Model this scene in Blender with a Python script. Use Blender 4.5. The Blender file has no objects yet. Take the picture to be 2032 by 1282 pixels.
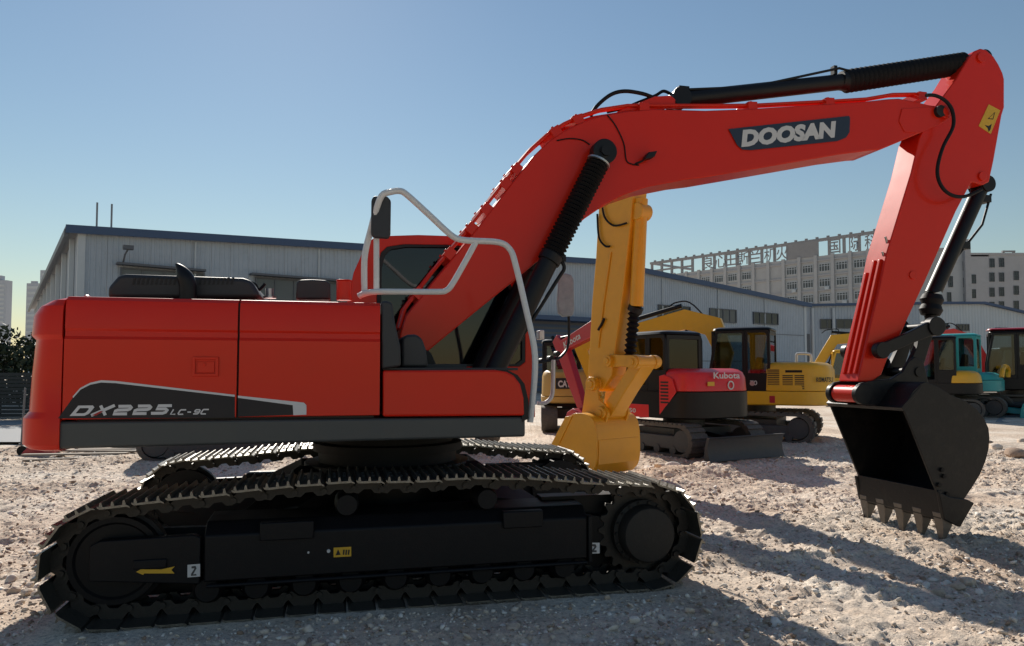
import bpy, bmesh, math, random
import numpy as np
from mathutils import Vector, Matrix
random.seed(7); rng = np.random.default_rng(11)
scene = bpy.context.scene
col = scene.collection
R = math.radians
# ------------------------------------------------------------------ camera
CAM_H, PITCH, FPX, IW, IH = 1.63, R(2.6), 1467.0, 2032, 1282
SHIFT = 30.4
cd = bpy.data.cameras.new('camera'); cam = bpy.data.objects.new('camera', cd); col.objects.link(cam)
cam.location = (0, 0, CAM_H); cam.rotation_euler = (R(90) + PITCH, 0, 0)
cd.sensor_fit = 'HORIZONTAL'; cd.sensor_width = 36.0; cd.lens = 36.0 * FPX / IW
cd.shift_y = SHIFT / IW; cd.clip_start = 0.05; cd.clip_end = 6000
scene.camera = cam
# ------------------------------------------------------------------ light
SUN_EL, SUN_AZ = R(31.8), R(-17.6)          # azimuth from +Y towards +X
world = bpy.data.worlds.new('World'); scene.world = world; world.use_nodes = True
wn = world.node_tree.nodes; wl = world.node_tree.links
bg = wn['Background']
sky = wn.new('ShaderNodeTexSky'); sky.sky_type = 'NISHITA'; sky.sun_disc = False
sky.sun_elevation = SUN_EL; sky.sun_rotation = SUN_AZ
sky.altitude = 0; sky.air_density = 1.5; sky.dust_density = 0.07; sky.ozone_density = 3.2
wl.new(sky.outputs[0], bg.inputs[0]); bg.inputs[1].default_value = 0.064
sd = bpy.data.lights.new('sun', 'SUN'); sd.energy = 5.0; sd.angle = R(0.53); sd.color = (1.0, 0.93, 0.83)
sun = bpy.data.objects.new('sun', sd); col.objects.link(sun); sun.location = (-20, 60, 40)
sdir = Vector((-math.sin(SUN_AZ) * math.cos(SUN_EL), -math.cos(SUN_AZ) * math.cos(SUN_EL), -math.sin(SUN_EL)))
sun.rotation_euler = sdir.to_track_quat('-Z', 'Y').to_euler()
vs = scene.view_settings
vs.view_transform = 'Standard'; vs.look = 'None'; vs.gamma = 1.0; vs.exposure = 0.3; vs.use_curve_mapping = False
scene.cycles.max_bounces = 8; scene.cycles.transparent_max_bounces = 16
try: scene.cycles.use_denoising = True
except Exception: pass

# ------------------------------------------------------------------ pixel -> place (photogrammetry)
def ray(u, v):
    x = (u - IW / 2) / FPX; y = -(v - IH / 2 - SHIFT) / FPX
    return Vector((x, math.cos(PITCH) - y * math.sin(PITCH), math.sin(PITCH) + y * math.cos(PITCH)))
CP = Vector((0, 0, CAM_H))
def ground_at(u, v, z=0.0):
    d = ray(u, v); return CP + d * ((z - CAM_H) / d.z)
def at(u, v, Y):
    d = ray(u, v); return CP + d * (Y / d.y)
class Frame:
    """a thing's own upright frame: x forward, y left, z up"""
    def __init__(s, ox, oy, deg):
        s.deg = deg; t = R(deg); s.a = Vector((math.cos(t), math.sin(t), 0)); s.b = Vector((-math.sin(t), math.cos(t), 0)); s.o = Vector((ox, oy, 0))
    def L(s, u, v, ly):
        d = ray(u, v); t = (ly - (CP - s.o).dot(s.b)) / d.dot(s.b); q = CP + d * t
        return ((q - s.o).dot(s.a), q.z)
    def LX(s, u, v, lx):
        d = ray(u, v); t = (lx - (CP - s.o).dot(s.a)) / d.dot(s.a); q = CP + d * t
        return ((q - s.o).dot(s.b), q.z)
    def P(s, pts, ly): return [s.L(u, v, ly) for u, v in pts]
    def P3(s, pts, ly):
        r = []
        for q in pts:
            l = q[2] if len(q) > 2 else ly
            x, z = s.L(q[0], q[1], l); r.append((x, l, z))
        return r
    def w(s, x, y, z=0): return s.o + s.a * x + s.b * y + Vector((0, 0, z))

# ------------------------------------------------------------------ materials
MATS = {}
def mat(name, c, rough=0.5, metal=0.0, coat=0.0, var=0.12, scale=6.0, bump=0.0, bscale=80.0, dirt=0.0, dirtcol=(0.33, 0.28, 0.22), spec=0.5):
    if name in MATS: return MATS[name]
    m = bpy.data.materials.new(name); m.use_nodes = True; MATS[name] = m
    n = m.node_tree.nodes; l = m.node_tree.links; p = n['Principled BSDF']
    tc = n.new('ShaderNodeTexCoord')
    nz = n.new('ShaderNodeTexNoise'); nz.inputs['Scale'].default_value = scale; nz.inputs['Detail'].default_value = 6; nz.inputs['Roughness'].default_value = 0.62
    l.new(tc.outputs['Object'], nz.inputs['Vector'])
    mx = n.new('ShaderNodeMixRGB')
    mx.inputs[1].default_value = tuple(x * (1 - var) for x in c) + (1,); mx.inputs[2].default_value = tuple(min(1, x * (1 + var)) for x in c) + (1,)
    l.new(nz.outputs['Fac'], mx.inputs[0]); out = mx.outputs[0]
    if dirt > 0:
        n2 = n.new('ShaderNodeTexNoise'); n2.inputs['Scale'].default_value = scale * 2.3; n2.inputs['Detail'].default_value = 10; n2.inputs['Roughness'].default_value = 0.75
        l.new(tc.outputs['Object'], n2.inputs['Vector'])
        mr = n.new('ShaderNodeMapRange'); mr.inputs[1].default_value = 0.5; mr.inputs[2].default_value = 0.75; mr.inputs[3].default_value = 0; mr.inputs[4].default_value = dirt
        l.new(n2.outputs['Fac'], mr.inputs[0])
        m2 = n.new('ShaderNodeMixRGB'); m2.inputs[2].default_value = tuple(dirtcol) + (1,)
        l.new(mr.outputs[0], m2.inputs[0]); l.new(out, m2.inputs[1]); out = m2.outputs[0]
    l.new(out, p.inputs['Base Color'])
    p.inputs['Metallic'].default_value = metal
    rr = n.new('ShaderNodeMapRange'); rr.inputs[3].default_value = max(0.02, rough - 0.08); rr.inputs[4].default_value = min(1, rough + 0.12)
    l.new(nz.outputs['Fac'], rr.inputs[0]); l.new(rr.outputs[0], p.inputs['Roughness'])
    p.inputs['Coat Weight'].default_value = coat; p.inputs['Coat Roughness'].default_value = 0.12
    p.inputs['Specular IOR Level'].default_value = spec
    if bump > 0:
        nb = n.new('ShaderNodeTexNoise'); nb.inputs['Scale'].default_value = bscale; nb.inputs['Detail'].default_value = 5
        l.new(tc.outputs['Object'], nb.inputs['Vector'])
        b = n.new('ShaderNodeBump'); b.inputs['Strength'].default_value = bump; b.inputs['Distance'].default_value = 0.01
        l.new(nb.outputs['Fac'], b.inputs['Height']); l.new(b.outputs[0], p.inputs['Normal'])
    return m
def glass(name, tint, refl=1.0):
    if name in MATS: return MATS[name]
    m = bpy.data.materials.new(name); m.use_nodes = True; MATS[name] = m
    n = m.node_tree.nodes; l = m.node_tree.links; n.remove(n['Principled BSDF'])
    t = n.new('ShaderNodeBsdfTransparent'); t.inputs[0].default_value = tuple(tint) + (1,)
    g = n.new('ShaderNodeBsdfGlossy'); g.inputs['Roughness'].default_value = 0.03; g.inputs[0].default_value = (refl, refl, refl, 1)
    f = n.new('ShaderNodeFresnel'); f.inputs[0].default_value = 1.5
    mx = n.new('ShaderNodeMixShader'); l.new(f.outputs[0], mx.inputs[0]); l.new(t.outputs[0], mx.inputs[1]); l.new(g.outputs[0], mx.inputs[2])
    l.new(mx.outputs[0], n['Material Output'].inputs[0]); return m
RED = mat('orange_red_paint', (0.63, 0.0195, 0.0055), 0.34, coat=0.20, var=0.07, scale=2.2, dirt=0.04, dirtcol=(0.36, 0.10, 0.06), spec=0.18)
BLACK = mat('black_paint', (0.006, 0.006, 0.0075), 0.42, spec=0.3, var=0.2, dirt=0.15, dirtcol=(0.022, 0.021, 0.020), scale=4)
FRAMEBLK = mat('undercarriage_black', (0.0045, 0.0045, 0.006), 0.5, spec=0.25, var=0.2, dirt=0.30, dirtcol=(0.016, 0.0145, 0.013), scale=5, bump=0.1)
SKIRT = mat('charcoal_paint', (0.045, 0.052, 0.055), 0.45, var=0.1, dirt=0.08, dirtcol=(0.1, 0.1, 0.095))
PLASTIC = mat('black_plastic', (0.022, 0.024, 0.028), 0.5, var=0.15, bump=0.1, bscale=200)
RUBBER = mat('black_rubber', (0.006, 0.006, 0.007), 0.6, spec=0.25, var=0.2, bump=0.15)
STEEL = mat('worn_shoe_steel', (0.22, 0.21, 0.19), 0.38, metal=0.9, var=0.4, scale=18, dirt=0.8, dirtcol=(0.055, 0.047, 0.039), bump=0.2)
CHAIN = mat('chain_steel', (0.035, 0.032, 0.029), 0.5, metal=0.5, var=0.35, scale=20, dirt=0.3, dirtcol=(0.06, 0.05, 0.042), bump=0.2)
HUBM = mat('dusty_hub_cover', (0.022, 0.020, 0.018), 0.6, spec=0.3, var=0.25, scale=9, dirt=0.4, dirtcol=(0.05, 0.043, 0.036), bump=0.15)
BUCKETM = mat('scuffed_bucket_black', (0.007, 0.007, 0.008), 0.45, spec=0.3, var=0.3, scale=3.0, dirt=0.35, dirtcol=(0.05, 0.043, 0.036), bump=0.25, bscale=25)
TOOTH = mat('scraped_tooth_steel', (0.16, 0.145, 0.13), 0.5, metal=0.6, var=0.4, scale=15, dirt=0.5, dirtcol=(0.20, 0.16, 0.12), bump=0.3)
CHROME = mat('chrome_rod', (0.7, 0.7, 0.7), 0.12, metal=1.0, var=0.05)
WRAP = mat('white_plastic_wrap', (0.62, 0.63, 0.63), 0.38, var=0.12, scale=30, bump=0.5, bscale=45, coat=0.3)
DECALD = mat('charcoal_decal', (0.018, 0.017, 0.021), 0.4, var=0.05, spec=0.25)
DECALN = mat('navy_decal', (0.012, 0.020, 0.040), 0.35, var=0.05)
DECALW = mat('silver_decal', (0.58, 0.58, 0.60), 0.4, var=0.05)
LABELW = mat('white_label', (0.55, 0.55, 0.55), 0.5, var=0.08)
LABELY = mat('yellow_label', (0.62, 0.36, 0.02), 0.45, var=0.08)
INK = mat('black_ink', (0.01, 0.01, 0.01), 0.6)
REDINK = mat('red_ink', (0.35, 0.01, 0.01), 0.5)
YELLOW = mat('yellow_paint', (0.72, 0.35, 0.010), 0.4, coat=0.2, var=0.1, scale=4, dirt=0.12, dirtcol=(0.30, 0.14, 0.02))
YELLOW2 = mat('yellow_paint_minor', (0.72, 0.38, 0.012), 0.42, coat=0.15, var=0.1, dirt=0.12)
CATYEL = mat('tan_yellow_paint', (0.50, 0.30, 0.07), 0.5, var=0.1, dirt=0.15)
CRIMSON = mat('crimson_paint', (0.42, 0.012, 0.025), 0.4, coat=0.2, var=0.08)
KRED = mat('bright_red_paint', (0.62, 0.018, 0.02), 0.38, coat=0.2, var=0.08, dirt=0.08)
TEAL = mat('teal_paint', (0.03, 0.34, 0.35), 0.45, var=0.1, dirt=0.1)
GREYDK = mat('dark_grey_paint', (0.05, 0.052, 0.056), 0.5, var=0.15, dirt=0.25, dirtcol=(0.16, 0.14, 0.12), scale=7)
TRACKR = mat('dusty_track', (0.085, 0.078, 0.07), 0.75, var=0.3, scale=12, dirt=0.5, dirtcol=(0.22, 0.19, 0.16), bump=0.3)
GLASS = glass('tinted_glass', (0.58, 0.65, 0.68)); GLASSD = glass('dark_tinted_glass', (0.15, 0.185, 0.23))
MIRRORW = mat('film_wrapped_mirror', (0.24, 0.30, 0.33), 0.3, var=0.4, scale=14, bump=0.6, bscale=30)
LAMP = mat('lamp_lens', (0.7, 0.7, 0.68), 0.15, coat=0.8)
PLATEM = mat('plate_metal', (0.45, 0.45, 0.45), 0.35, metal=0.8)

# ------------------------------------------------------------------ mesh builder
class B:
    def __init__(s): s.v = []; s.f = []
    def add(s, vs_, fs):
        o = len(s.v); s.v += [tuple(q) for q in vs_]; s.f += [tuple(i + o for i in q) for q in fs]; return s
    def box(s, x0, x1, y0, y1, z0, z1):
        return s.add([(x0, y0, z0), (x1, y0, z0), (x1, y1, z0), (x0, y1, z0), (x0, y0, z1), (x1, y0, z1), (x1, y1, z1), (x0, y1, z1)],
                     [(0, 3, 2, 1), (4, 5, 6, 7), (0, 1, 5, 4), (1, 2, 6, 5), (2, 3, 7, 6), (3, 0, 4, 7)])
    def prism(s, pts, y0, y1, inset=None):
        n = len(pts)
        v = [(x, y0, z) for x, z in pts] + [(x, y1, z) for x, z in pts]
        f = [tuple(range(n)), tuple(range(2 * n - 1, n - 1, -1))] + [(i, i + n, (i + 1) % n + n, (i + 1) % n) for i in range(n)]
        return s.add(v, f)
    def ring(s, outer, inner, y0, y1):
        cx = sum(p[0] for p in inner) / len(inner); cz = sum(p[1] for p in inner) / len(inner)
        angs = sorted({round(math.atan2(p[1] - cz, p[0] - cx), 5) for p in list(outer) + list(inner)})
        def hit(poly, a):
            dx, dz = math.cos(a), math.sin(a); best = 0
            for i in range(len(poly)):
                ax, az = poly[i][0] - cx, poly[i][1] - cz; bx, bz = poly[(i + 1) % len(poly)][0] - cx, poly[(i + 1) % len(poly)][1] - cz
                ex, ez = bx - ax, bz - az; den = dx * ez - dz * ex
                if abs(den) < 1e-12: continue
                t = (ax * ez - az * ex) / den; u = (ax * dz - az * dx) / den
                if t > 0 and -1e-4 <= u <= 1 + 1e-4: best = max(best, t)
            return (cx + dx * best, cz + dz * best)
        O = [hit(outer, a) for a in angs]; I = [hit(inner, a) for a in angs]; n = len(angs)
        v = [(x, y0, z) for x, z in O] + [(x, y0, z) for x, z in I] + [(x, y1, z) for x, z in O] + [(x, y1, z) for x, z in I]
        f = []
        for i in range(n):
            j = (i + 1) % n
            f += [(i, j, n + j, n + i), (2 * n + i, 3 * n + i, 3 * n + j, 2 * n + j), (i, 2 * n + i, 2 * n + j, j), (n + i, n + j, 3 * n + j, 3 * n + i)]
        return s.add(v, f)
    def cyl(s, p0, p1, r0, r1=None, n=16):
        return s.tube([p0, p1], [r0, r0 if r1 is None else r1], n)
    def tube(s, path, r, n=10, cap=True):
        P = [Vector(q) for q in path]; m = len(P)
        rs = r if isinstance(r, (list, tuple)) else [r] * m
        T = [(P[min(i + 1, m - 1)] - P[max(i - 1, 0)]).normalized() for i in range(m)]
        ref = Vector((0, 0, 1)) if abs(T[0].z) < 0.9 else Vector((1, 0, 0))
        N = T[0].cross(ref).normalized(); v = []; f = []
        for i in range(m):
            N = (N - T[i] * N.dot(T[i])).normalized(); Bn = T[i].cross(N)
            v += [P[i] + (N * math.cos(2 * math.pi * k / n) + Bn * math.sin(2 * math.pi * k / n)) * rs[i] for k in range(n)]
        for i in range(m - 1):
            f += [(i * n + k, i * n + (k + 1) % n, (i + 1) * n + (k + 1) % n, (i + 1) * n + k) for k in range(n)]
        if cap: f += [tuple(range(n - 1, -1, -1)), tuple(range((m - 1) * n, m * n))]
        return s.add(v, f)
    def loft(s, rings, cap=True):
        n = len(rings[0]); v = [q for r_ in rings for q in r_]; f = []
        for i in range(len(rings) - 1):
            f += [(i * n + k, i * n + (k + 1) % n, (i + 1) * n + (k + 1) % n, (i + 1) * n + k) for k in range(n)]
        if cap: f += [tuple(range(n - 1, -1, -1)), tuple(range((len(rings) - 1) * n, len(rings) * n))]
        return s.add(v, f)
    def sheet(s, grid):
        n = len(grid[0]); v = [q for r_ in grid for q in r_]
        return s.add(v, [(i * n + k, i * n + k + 1, (i + 1) * n + k + 1, (i + 1) * n + k) for i in range(len(grid) - 1) for k in range(n - 1)])
    def xf(s, fn): s.v = [tuple(fn(*q)) for q in s.v]; return s
    def mesh(s, name, m, smooth=True, angle=35, fix=True):
        me = bpy.data.meshes.new(name); me.from_pydata(s.v, [], s.f)
        if fix:
            bm = bmesh.new(); bm.from_mesh(me); bmesh.ops.recalc_face_normals(bm, faces=bm.faces); bm.to_mesh(me); bm.free()
        if smooth:
            me.polygons.foreach_set('use_smooth', [True] * len(me.polygons))
            try: me.set_sharp_from_angle(angle=R(angle))
            except Exception: pass
        me.materials.append(m); me.update(); return me
    def build(s, name, m, parent=None, bevel=0, smooth=True, angle=35, seg=2, fix=True, label=None):
        o = link(name, s.mesh(name, m, smooth, angle, fix), parent)
        if bevel:
            b = o.modifiers.new('bevel', 'BEVEL'); b.width = bevel; b.segments = seg; b.limit_method = 'ANGLE'; b.angle_limit = R(30)
        if label: o['label'] = label
        return o
def link(name, me, parent=None, mw=None):
    o = bpy.data.objects.new(name, me); col.objects.link(o)
    if parent is not None: o.parent = parent
    if mw is not None: o.matrix_local = mw
    return o
def thing(name, label, cat, loc=(0, 0, 0), deg=0, group=None):
    o = bpy.data.objects.new(name, None); col.objects.link(o); o.location = loc; o.rotation_euler = (0, 0, R(deg)); o.empty_display_size = 0.3
    o['label'] = label; o['category'] = cat
    if group: o['group'] = group
    return o
def tag(o, label, cat, group=None):
    o['label'] = label; o['category'] = cat
    if group: o['group'] = group
    return o
def struct(o): o['kind'] = 'structure'; return o
def plan(x0, x1, y0, y1, rr, rf, n=6):
    """plan outline, rear at x0 with corner radius rr, front x1 with rf"""
    out = []
    for cx, cy, r, a0 in ((x1 - rf, y1 - rf, rf, 0), (x0 + rr, y1 - rr, rr, 90), (x0 + rr, y0 + rr, rr, 180), (x1 - rf, y0 + rf, rf, 270)):
        for k in range(n + 1):
            a = R(a0 + 90 * k / n); out.append((cx + r * math.cos(a), cy + r * math.sin(a)))
    return out
def loft_plan(b, pl, levels):
    """levels: (z, inset)"""
    cx = sum(p[0] for p in pl) / len(pl); cy = sum(p[1] for p in pl) / len(pl)
    sx = max(p[0] for p in pl) - cx; sy = max(p[1] for p in pl) - cy
    b.loft([[(cx + (x - cx) * (1 - i / sx), cy + (y - cy) * (1 - i / sy), z) for x, y in pl] for z, i in levels]); return b
def ribbon(pts, ws):
    """closed polygon round a centre line pts (x,z) with half widths ws"""
    l = []; r = []
    for i, (x, z) in enumerate(pts):
        a = pts[max(i - 1, 0)]; c = pts[min(i + 1, len(pts) - 1)]; dx, dz = c[0] - a[0], c[1] - a[1]; d = math.hypot(dx, dz) or 1
        nx, nz = -dz / d, dx / d; l.append((x + nx * ws[i], z + nz * ws[i])); r.append((x - nx * ws[i], z - nz * ws[i]))
    return l + r[::-1]
def smoothpath(pts, k=6):
    P = [Vector(p) for p in pts]; out = []
    for i in range(len(P) - 1):
        p0, p1, p2, p3 = P[max(i - 1, 0)], P[i], P[i + 1], P[min(i + 2, len(P) - 1)]
        for j in range(k):
            t = j / k
            out.append(0.5 * ((2 * p1) + (p2 - p0) * t + (2 * p0 - 5 * p1 + 4 * p2 - p3) * t * t + (3 * p1 - p0 - 3 * p2 + p3) * t ** 3))
    out.append(P[-1]); return out
def bellows(b, p0, p1, r0, r1, n, seg=20):
    P0, P1 = Vector(p0), Vector(p1); path = []; rs = []
    for i in range(2 * n + 1): path.append(P0.lerp(P1, i / (2 * n))); rs.append(r0 if i % 2 == 0 else r1)
    b.tube(path, rs, seg); return b
def text(name, body, m, parent, origin, xdir, ydir, width=None, height=None, shear=0.0, bold=0.0, depth=0.002, label=None):
    """flat lettering: origin bottom-left, xdir/ydir in the parent's frame"""
    cu = bpy.data.curves.new(name, 'FONT'); cu.body = body; cu.shear = shear; cu.offset = bold; cu.extrude = 0.0; cu.resolution_u = 3
    to = bpy.data.objects.new(name, cu); col.objects.link(to); bpy.context.view_layer.update()
    me = bpy.data.meshes.new_from_object(to); bpy.data.objects.remove(to); bpy.data.curves.remove(cu)
    n = len(me.vertices)
    if n == 0: return None
    co = np.zeros(n * 3); me.vertices.foreach_get('co', co); co = co.reshape(-1, 3)
    mn = co.min(0); mx = co.max(0); w = mx[0] - mn[0]; h = mx[1] - mn[1]
    sx = width / w if width else None; sy = height / h if height else None
    if sx is None: sx = sy
    if sy is None: sy = sx
    X = Vector(xdir).normalized(); Y = Vector(ydir).normalized(); O = Vector(origin); Z = X.cross(Y)
    c2 = np.array(O)[None] + np.outer((co[:, 0] - mn[0]) * sx, np.array(X)) + np.outer((co[:, 1] - mn[1]) * sy, np.array(Y)) + np.array(Z)[None] * depth
    me.vertices.foreach_set('co', c2.ravel()); me.materials.clear(); me.materials.append(m); me.update()
    o = link(name, me, parent)
    if label: o['label'] = label
    return o
# ================================================================== ground
def hsh(ix, iy, s): 
    h = (ix.astype(np.int64) * 374761393 + iy.astype(np.int64) * 668265263 + s * 974711) & 0x7fffffff
    h = ((h ^ (h >> 13)) * 1274126177) & 0x7fffffff; return ((h ^ (h >> 16)) & 0xffff) / 65535.0
def vnoise(x, y, s):
    ix, iy = np.floor(x), np.floor(y); fx, fy = x - ix, y - iy; fx = fx * fx * (3 - 2 * fx); fy = fy * fy * (3 - 2 * fy)
    a, b_, c, d = hsh(ix, iy, s), hsh(ix + 1, iy, s), hsh(ix, iy + 1, s), hsh(ix + 1, iy + 1, s)
    return (a + (b_ - a) * fx) * (1 - fy) + (c + (d - c) * fx) * fy - 0.5
def bumpat(x, y, cx, cy, rx, ry, h): return h * np.exp(-(((x - cx) / rx) ** 2 + ((y - cy) / ry) ** 2))
def gh(x, y):
    x = np.asarray(x, float); y = np.asarray(y, float)
    z = 0.10 * vnoise(x * 0.35, y * 0.35, 1) + 0.06 * vnoise(x * 0.9, y * 0.9, 2) + 0.045 * vnoise(x * 2.3, y * 2.3, 3) + 0.035 * vnoise(x * 5.5, y * 5.5, 4)
    r = vnoise(x * 12, y * 12, 5); q = vnoise(x * 3.1, y * 3.1, 31) + 0.5; z += (0.03 * r + 0.045 * np.abs(vnoise(x * 9, y * 9, 32)) * q + 0.04 * np.maximum(0, vnoise(x * 19, y * 19, 6)) + 0.030 * vnoise(x * 34, y * 34, 8)) * (0.45 + 0.9 * q)
    # ruts and lumps pushed up between the machines
    for c in ((2.6, 12.0, 0.7, 0.35, 0.13), (3.3, 11.9, 0.5, 0.3, 0.10), (2.2, 10.9, 0.8, 0.3, 0.06), (5.2, 12.4, 0.6, 0.3, 0.08), (3.75, 5.45, 0.32, 0.14, 0.05), (9.2, 12.6, 0.8, 0.5, 0.14), (2.4, 6.6, 0.9, 0.12, 0.04)): z += bumpat(x, y, *c)
    t_ = R(13.6); px_ = (x - MF_O[0]) * math.cos(t_) + (y - MF_O[1]) * math.sin(t_); py_ = np.abs(-(x - MF_O[0]) * math.sin(t_) + (y - MF_O[1]) * math.cos(t_))
    lane = np.clip((0.34 - np.abs(py_ - 1.195)) / 0.06, 0, 1) * np.clip((np.abs(px_) - 2.1) / 0.3, 0, 1) * np.clip((vnoise(x * 0.9, y * 0.9, 41) + 0.45) * 2, 0, 1)   # prints of the machine's own tracks
    z = z * (1 - 0.45 * lane) + lane * (-0.02 + 0.014 * np.cos(px_ * 2 * math.pi / 0.19))
    # flat where tracks stand
    for (ox, oy, deg, hl, hw) in ((MF_O[0], MF_O[1], 13.6, 2.4, 1.75),):
        t = R(deg); lx = (x - ox) * math.cos(t) + (y - oy) * math.sin(t); ly = -(x - ox) * math.sin(t) + (y - oy) * math.cos(t)
        d = np.maximum(np.abs(lx) - hl, np.abs(ly) - hw); k = np.clip(1 - d / 0.5, 0, 1); z = z * (1 - 0.75 * k) + 0.014 * k
    return z - 0.01
MF_O = (-1.096, 6.593)
def axis(dense0, dense1, step, lo, hi, g=1.12):
    a = list(np.arange(dense0, dense1, step)); s = step; q = a[-1]
    while q < hi: s *= g; q += s; a.append(q)
    s = step; q = a[0]; pre = []
    while q > lo: s *= g; q -= s; pre.append(q)
    return np.array(pre[::-1] + a)
gx = axis(-8.0, 9.5, 0.026, -700, 700); gy = axis(3.6, 16.5, 0.026, -50, 760)
GX, GY = np.meshgrid(gx, gy); far_ = np.clip((np.hypot(GX, GY) - 22) / 30, 0, 1)
GZ = gh(GX, GY) * (1 - far_) - 0.02 * far_
nx, ny = len(gx), len(gy)
me = bpy.data.meshes.new('ground')
co = np.stack([GX, GY, GZ], -1).reshape(-1, 3).astype(np.float32)
idx = (np.arange(ny - 1)[:, None] * nx + np.arange(nx - 1)[None]).ravel()
quads = np.stack([idx, idx + 1, idx + nx + 1, idx + nx], 1).astype(np.int32)
me.vertices.add(len(co)); me.vertices.foreach_set('co', co.ravel())
me.loops.add(quads.size); me.loops.foreach_set('vertex_index', quads.ravel())
me.polygons.add(len(quads)); me.polygons.foreach_set('loop_start', np.arange(0, quads.size, 4, dtype=np.int32))
me.polygons.foreach_set('use_smooth', np.ones(len(quads), bool)); me.update(calc_edges=True); me.validate()
def ground_mat():
    m = bpy.data.materials.new('crushed_stone_ground'); m.use_nodes = True; n = m.node_tree.nodes; l = m.node_tree.links; p = n['Principled BSDF']
    g = n.new('ShaderNodeNewGeometry')
    def noise(s, d=8, r=0.65):
        q = n.new('ShaderNodeTexNoise'); q.inputs['Scale'].default_value = s; q.inputs['Detail'].default_value = d; q.inputs['Roughness'].default_value = r; l.new(g.outputs['Position'], q.inputs['Vector']); return q
    def ramp(src, stops):
        r = n.new('ShaderNodeValToRGB'); e = r.color_ramp.elements
        while len(e) < len(stops): e.new(0.5)
        for q, (pos, c) in zip(e, stops): q.position = pos; q.color = tuple(c) + (1,)
        l.new(src, r.inputs[0]); return r.outputs[0]
    big = ramp(noise(0.55, 6).outputs['Fac'], [(0.3, (0.50, 0.375, 0.28)), (0.48, (0.68, 0.555, 0.44)), (0.68, (0.82, 0.73, 0.62))])
    fine = ramp(noise(26, 10, 0.75).outputs['Fac'], [(0.32, (0.34, 0.31, 0.28)), (0.47, (0.9, 0.9, 0.9)), (0.66, (1.25, 1.22, 1.18))])
    redp = noise(1.3, 5)
    mr = n.new('ShaderNodeMapRange'); mr.inputs[1].default_value = 0.57; mr.inputs[2].default_value = 0.72; mr.inputs[3].default_value = 0; mr.inputs[4].default_value = 0.55; l.new(redp.outputs['Fac'], mr.inputs[0])
    a = n.new('ShaderNodeMixRGB'); a.inputs[2].default_value = (0.36, 0.24, 0.17, 1); l.new(mr.outputs[0], a.inputs[0]); l.new(big, a.inputs[1])
    b_ = n.new('ShaderNodeMixRGB'); b_.blend_type = 'MULTIPLY'; b_.inputs[0].default_value = 1; l.new(a.outputs[0], b_.inputs[1]); l.new(fine, b_.inputs[2])
    l.new(b_.outputs[0], p.inputs['Base Color']); p.inputs['Roughness'].default_value = 0.9; p.inputs['Specular IOR Level'].default_value = 0.25
    bp_ = n.new('ShaderNodeBump'); bp_.inputs['Strength'].default_value = 0.9; bp_.inputs['Distance'].default_value = 0.02; l.new(noise(34, 10, 0.7).outputs['Fac'], bp_.inputs['Height'])
    l.new(bp_.outputs[0], p.inputs['Normal']); return m
me.materials.append(ground_mat())
struct(link('ground', me))
# loose gravel: thousands of little stones, one mass
def stone_mat():
    m = bpy.data.materials.new('pale_stone'); m.use_nodes = True; n = m.node_tree.nodes; l = m.node_tree.links; p = n['Principled BSDF']
    g = n.new('ShaderNodeNewGeometry'); r = n.new('ShaderNodeValToRGB'); e = r.color_ramp.elements
    for _ in range(2): e.new(0.5)
    for q, (pos, c) in zip(e, ((0.0, (0.30, 0.21, 0.155)), (0.3, (0.52, 0.42, 0.33)), (0.7, (0.70, 0.60, 0.50)), (1.0, (0.82, 0.77, 0.70)))): q.position = pos; q.color = c + (1,)
    l.new(g.outputs['Random Per Island'], r.inputs[0])
    nz = n.new('ShaderNodeTexNoise'); nz.inputs['Scale'].default_value = 30; nz.inputs['Detail'].default_value = 6; l.new(g.outputs['Position'], nz.inputs['Vector'])
    mx = n.new('ShaderNodeMixRGB'); mx.blend_type = 'OVERLAY'; mx.inputs[0].default_value = 0.5; l.new(r.outputs[0], mx.inputs[1]); l.new(nz.outputs['Fac'], mx.inputs[2])
    l.new(mx.outputs[0], p.inputs['Base Color']); p.inputs['Roughness'].default_value = 0.9; p.inputs['Specular IOR Level'].default_value = 0.3
    b_ = n.new('ShaderNodeBump'); b_.inputs['Strength'].default_value = 0.5; b_.inputs['Distance'].default_value = 0.01; l.new(nz.outputs['Fac'], b_.inputs['Height']); l.new(b_.outputs[0], p.inputs['Normal']); return m
STONE = stone_mat()
def ico(sub):
    bm = bmesh.new(); bmesh.ops.create_icosphere(bm, subdivisions=sub, radius=1.0); v = np.array([q.co[:] for q in bm.verts]); f = np.array([[q.index for q in t.verts] for t in bm.faces]); bm.free(); return v, f
IV, IF = ico(1)
def clear_of_tracks(x, y):
    t = R(13.6); lx = (x - MF_O[0]) * math.cos(t) + (y - MF_O[1]) * math.sin(t); ly = -(x - MF_O[0]) * math.sin(t) + (y - MF_O[1]) * math.cos(t)
    return ~((np.abs(lx) < 2.3) & (np.abs(np.abs(ly) - 1.195) < 0.38))
N = 58000
y = 3.7 * np.exp(rng.random(N) * math.log(15.5 / 3.7)); x = (rng.random(N) * 2 - 1) * (y * 0.85 + 0.6)
keep = (vnoise(x * 0.8, y * 0.8, 21) + vnoise(x * 2.5, y * 2.5, 22) * 0.6 + rng.random(N) * 0.7) > 0.12
keep &= clear_of_tracks(x, y); x, y = x[keep], y[keep]; N = len(x)
s = np.exp(rng.normal(math.log(0.0068), 0.62, N)) * (0.7 + y * 0.06); s = np.clip(s, 0.003, 0.032)
z = gh(x, y)
scl = np.stack([s * rng.uniform(0.7, 1.4, N), s * rng.uniform(0.7, 1.3, N), s * rng.uniform(0.4, 0.85, N)], -1)
ang = rng.random(N) * 6.283; ca, sa = np.cos(ang), np.sin(ang)
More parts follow.
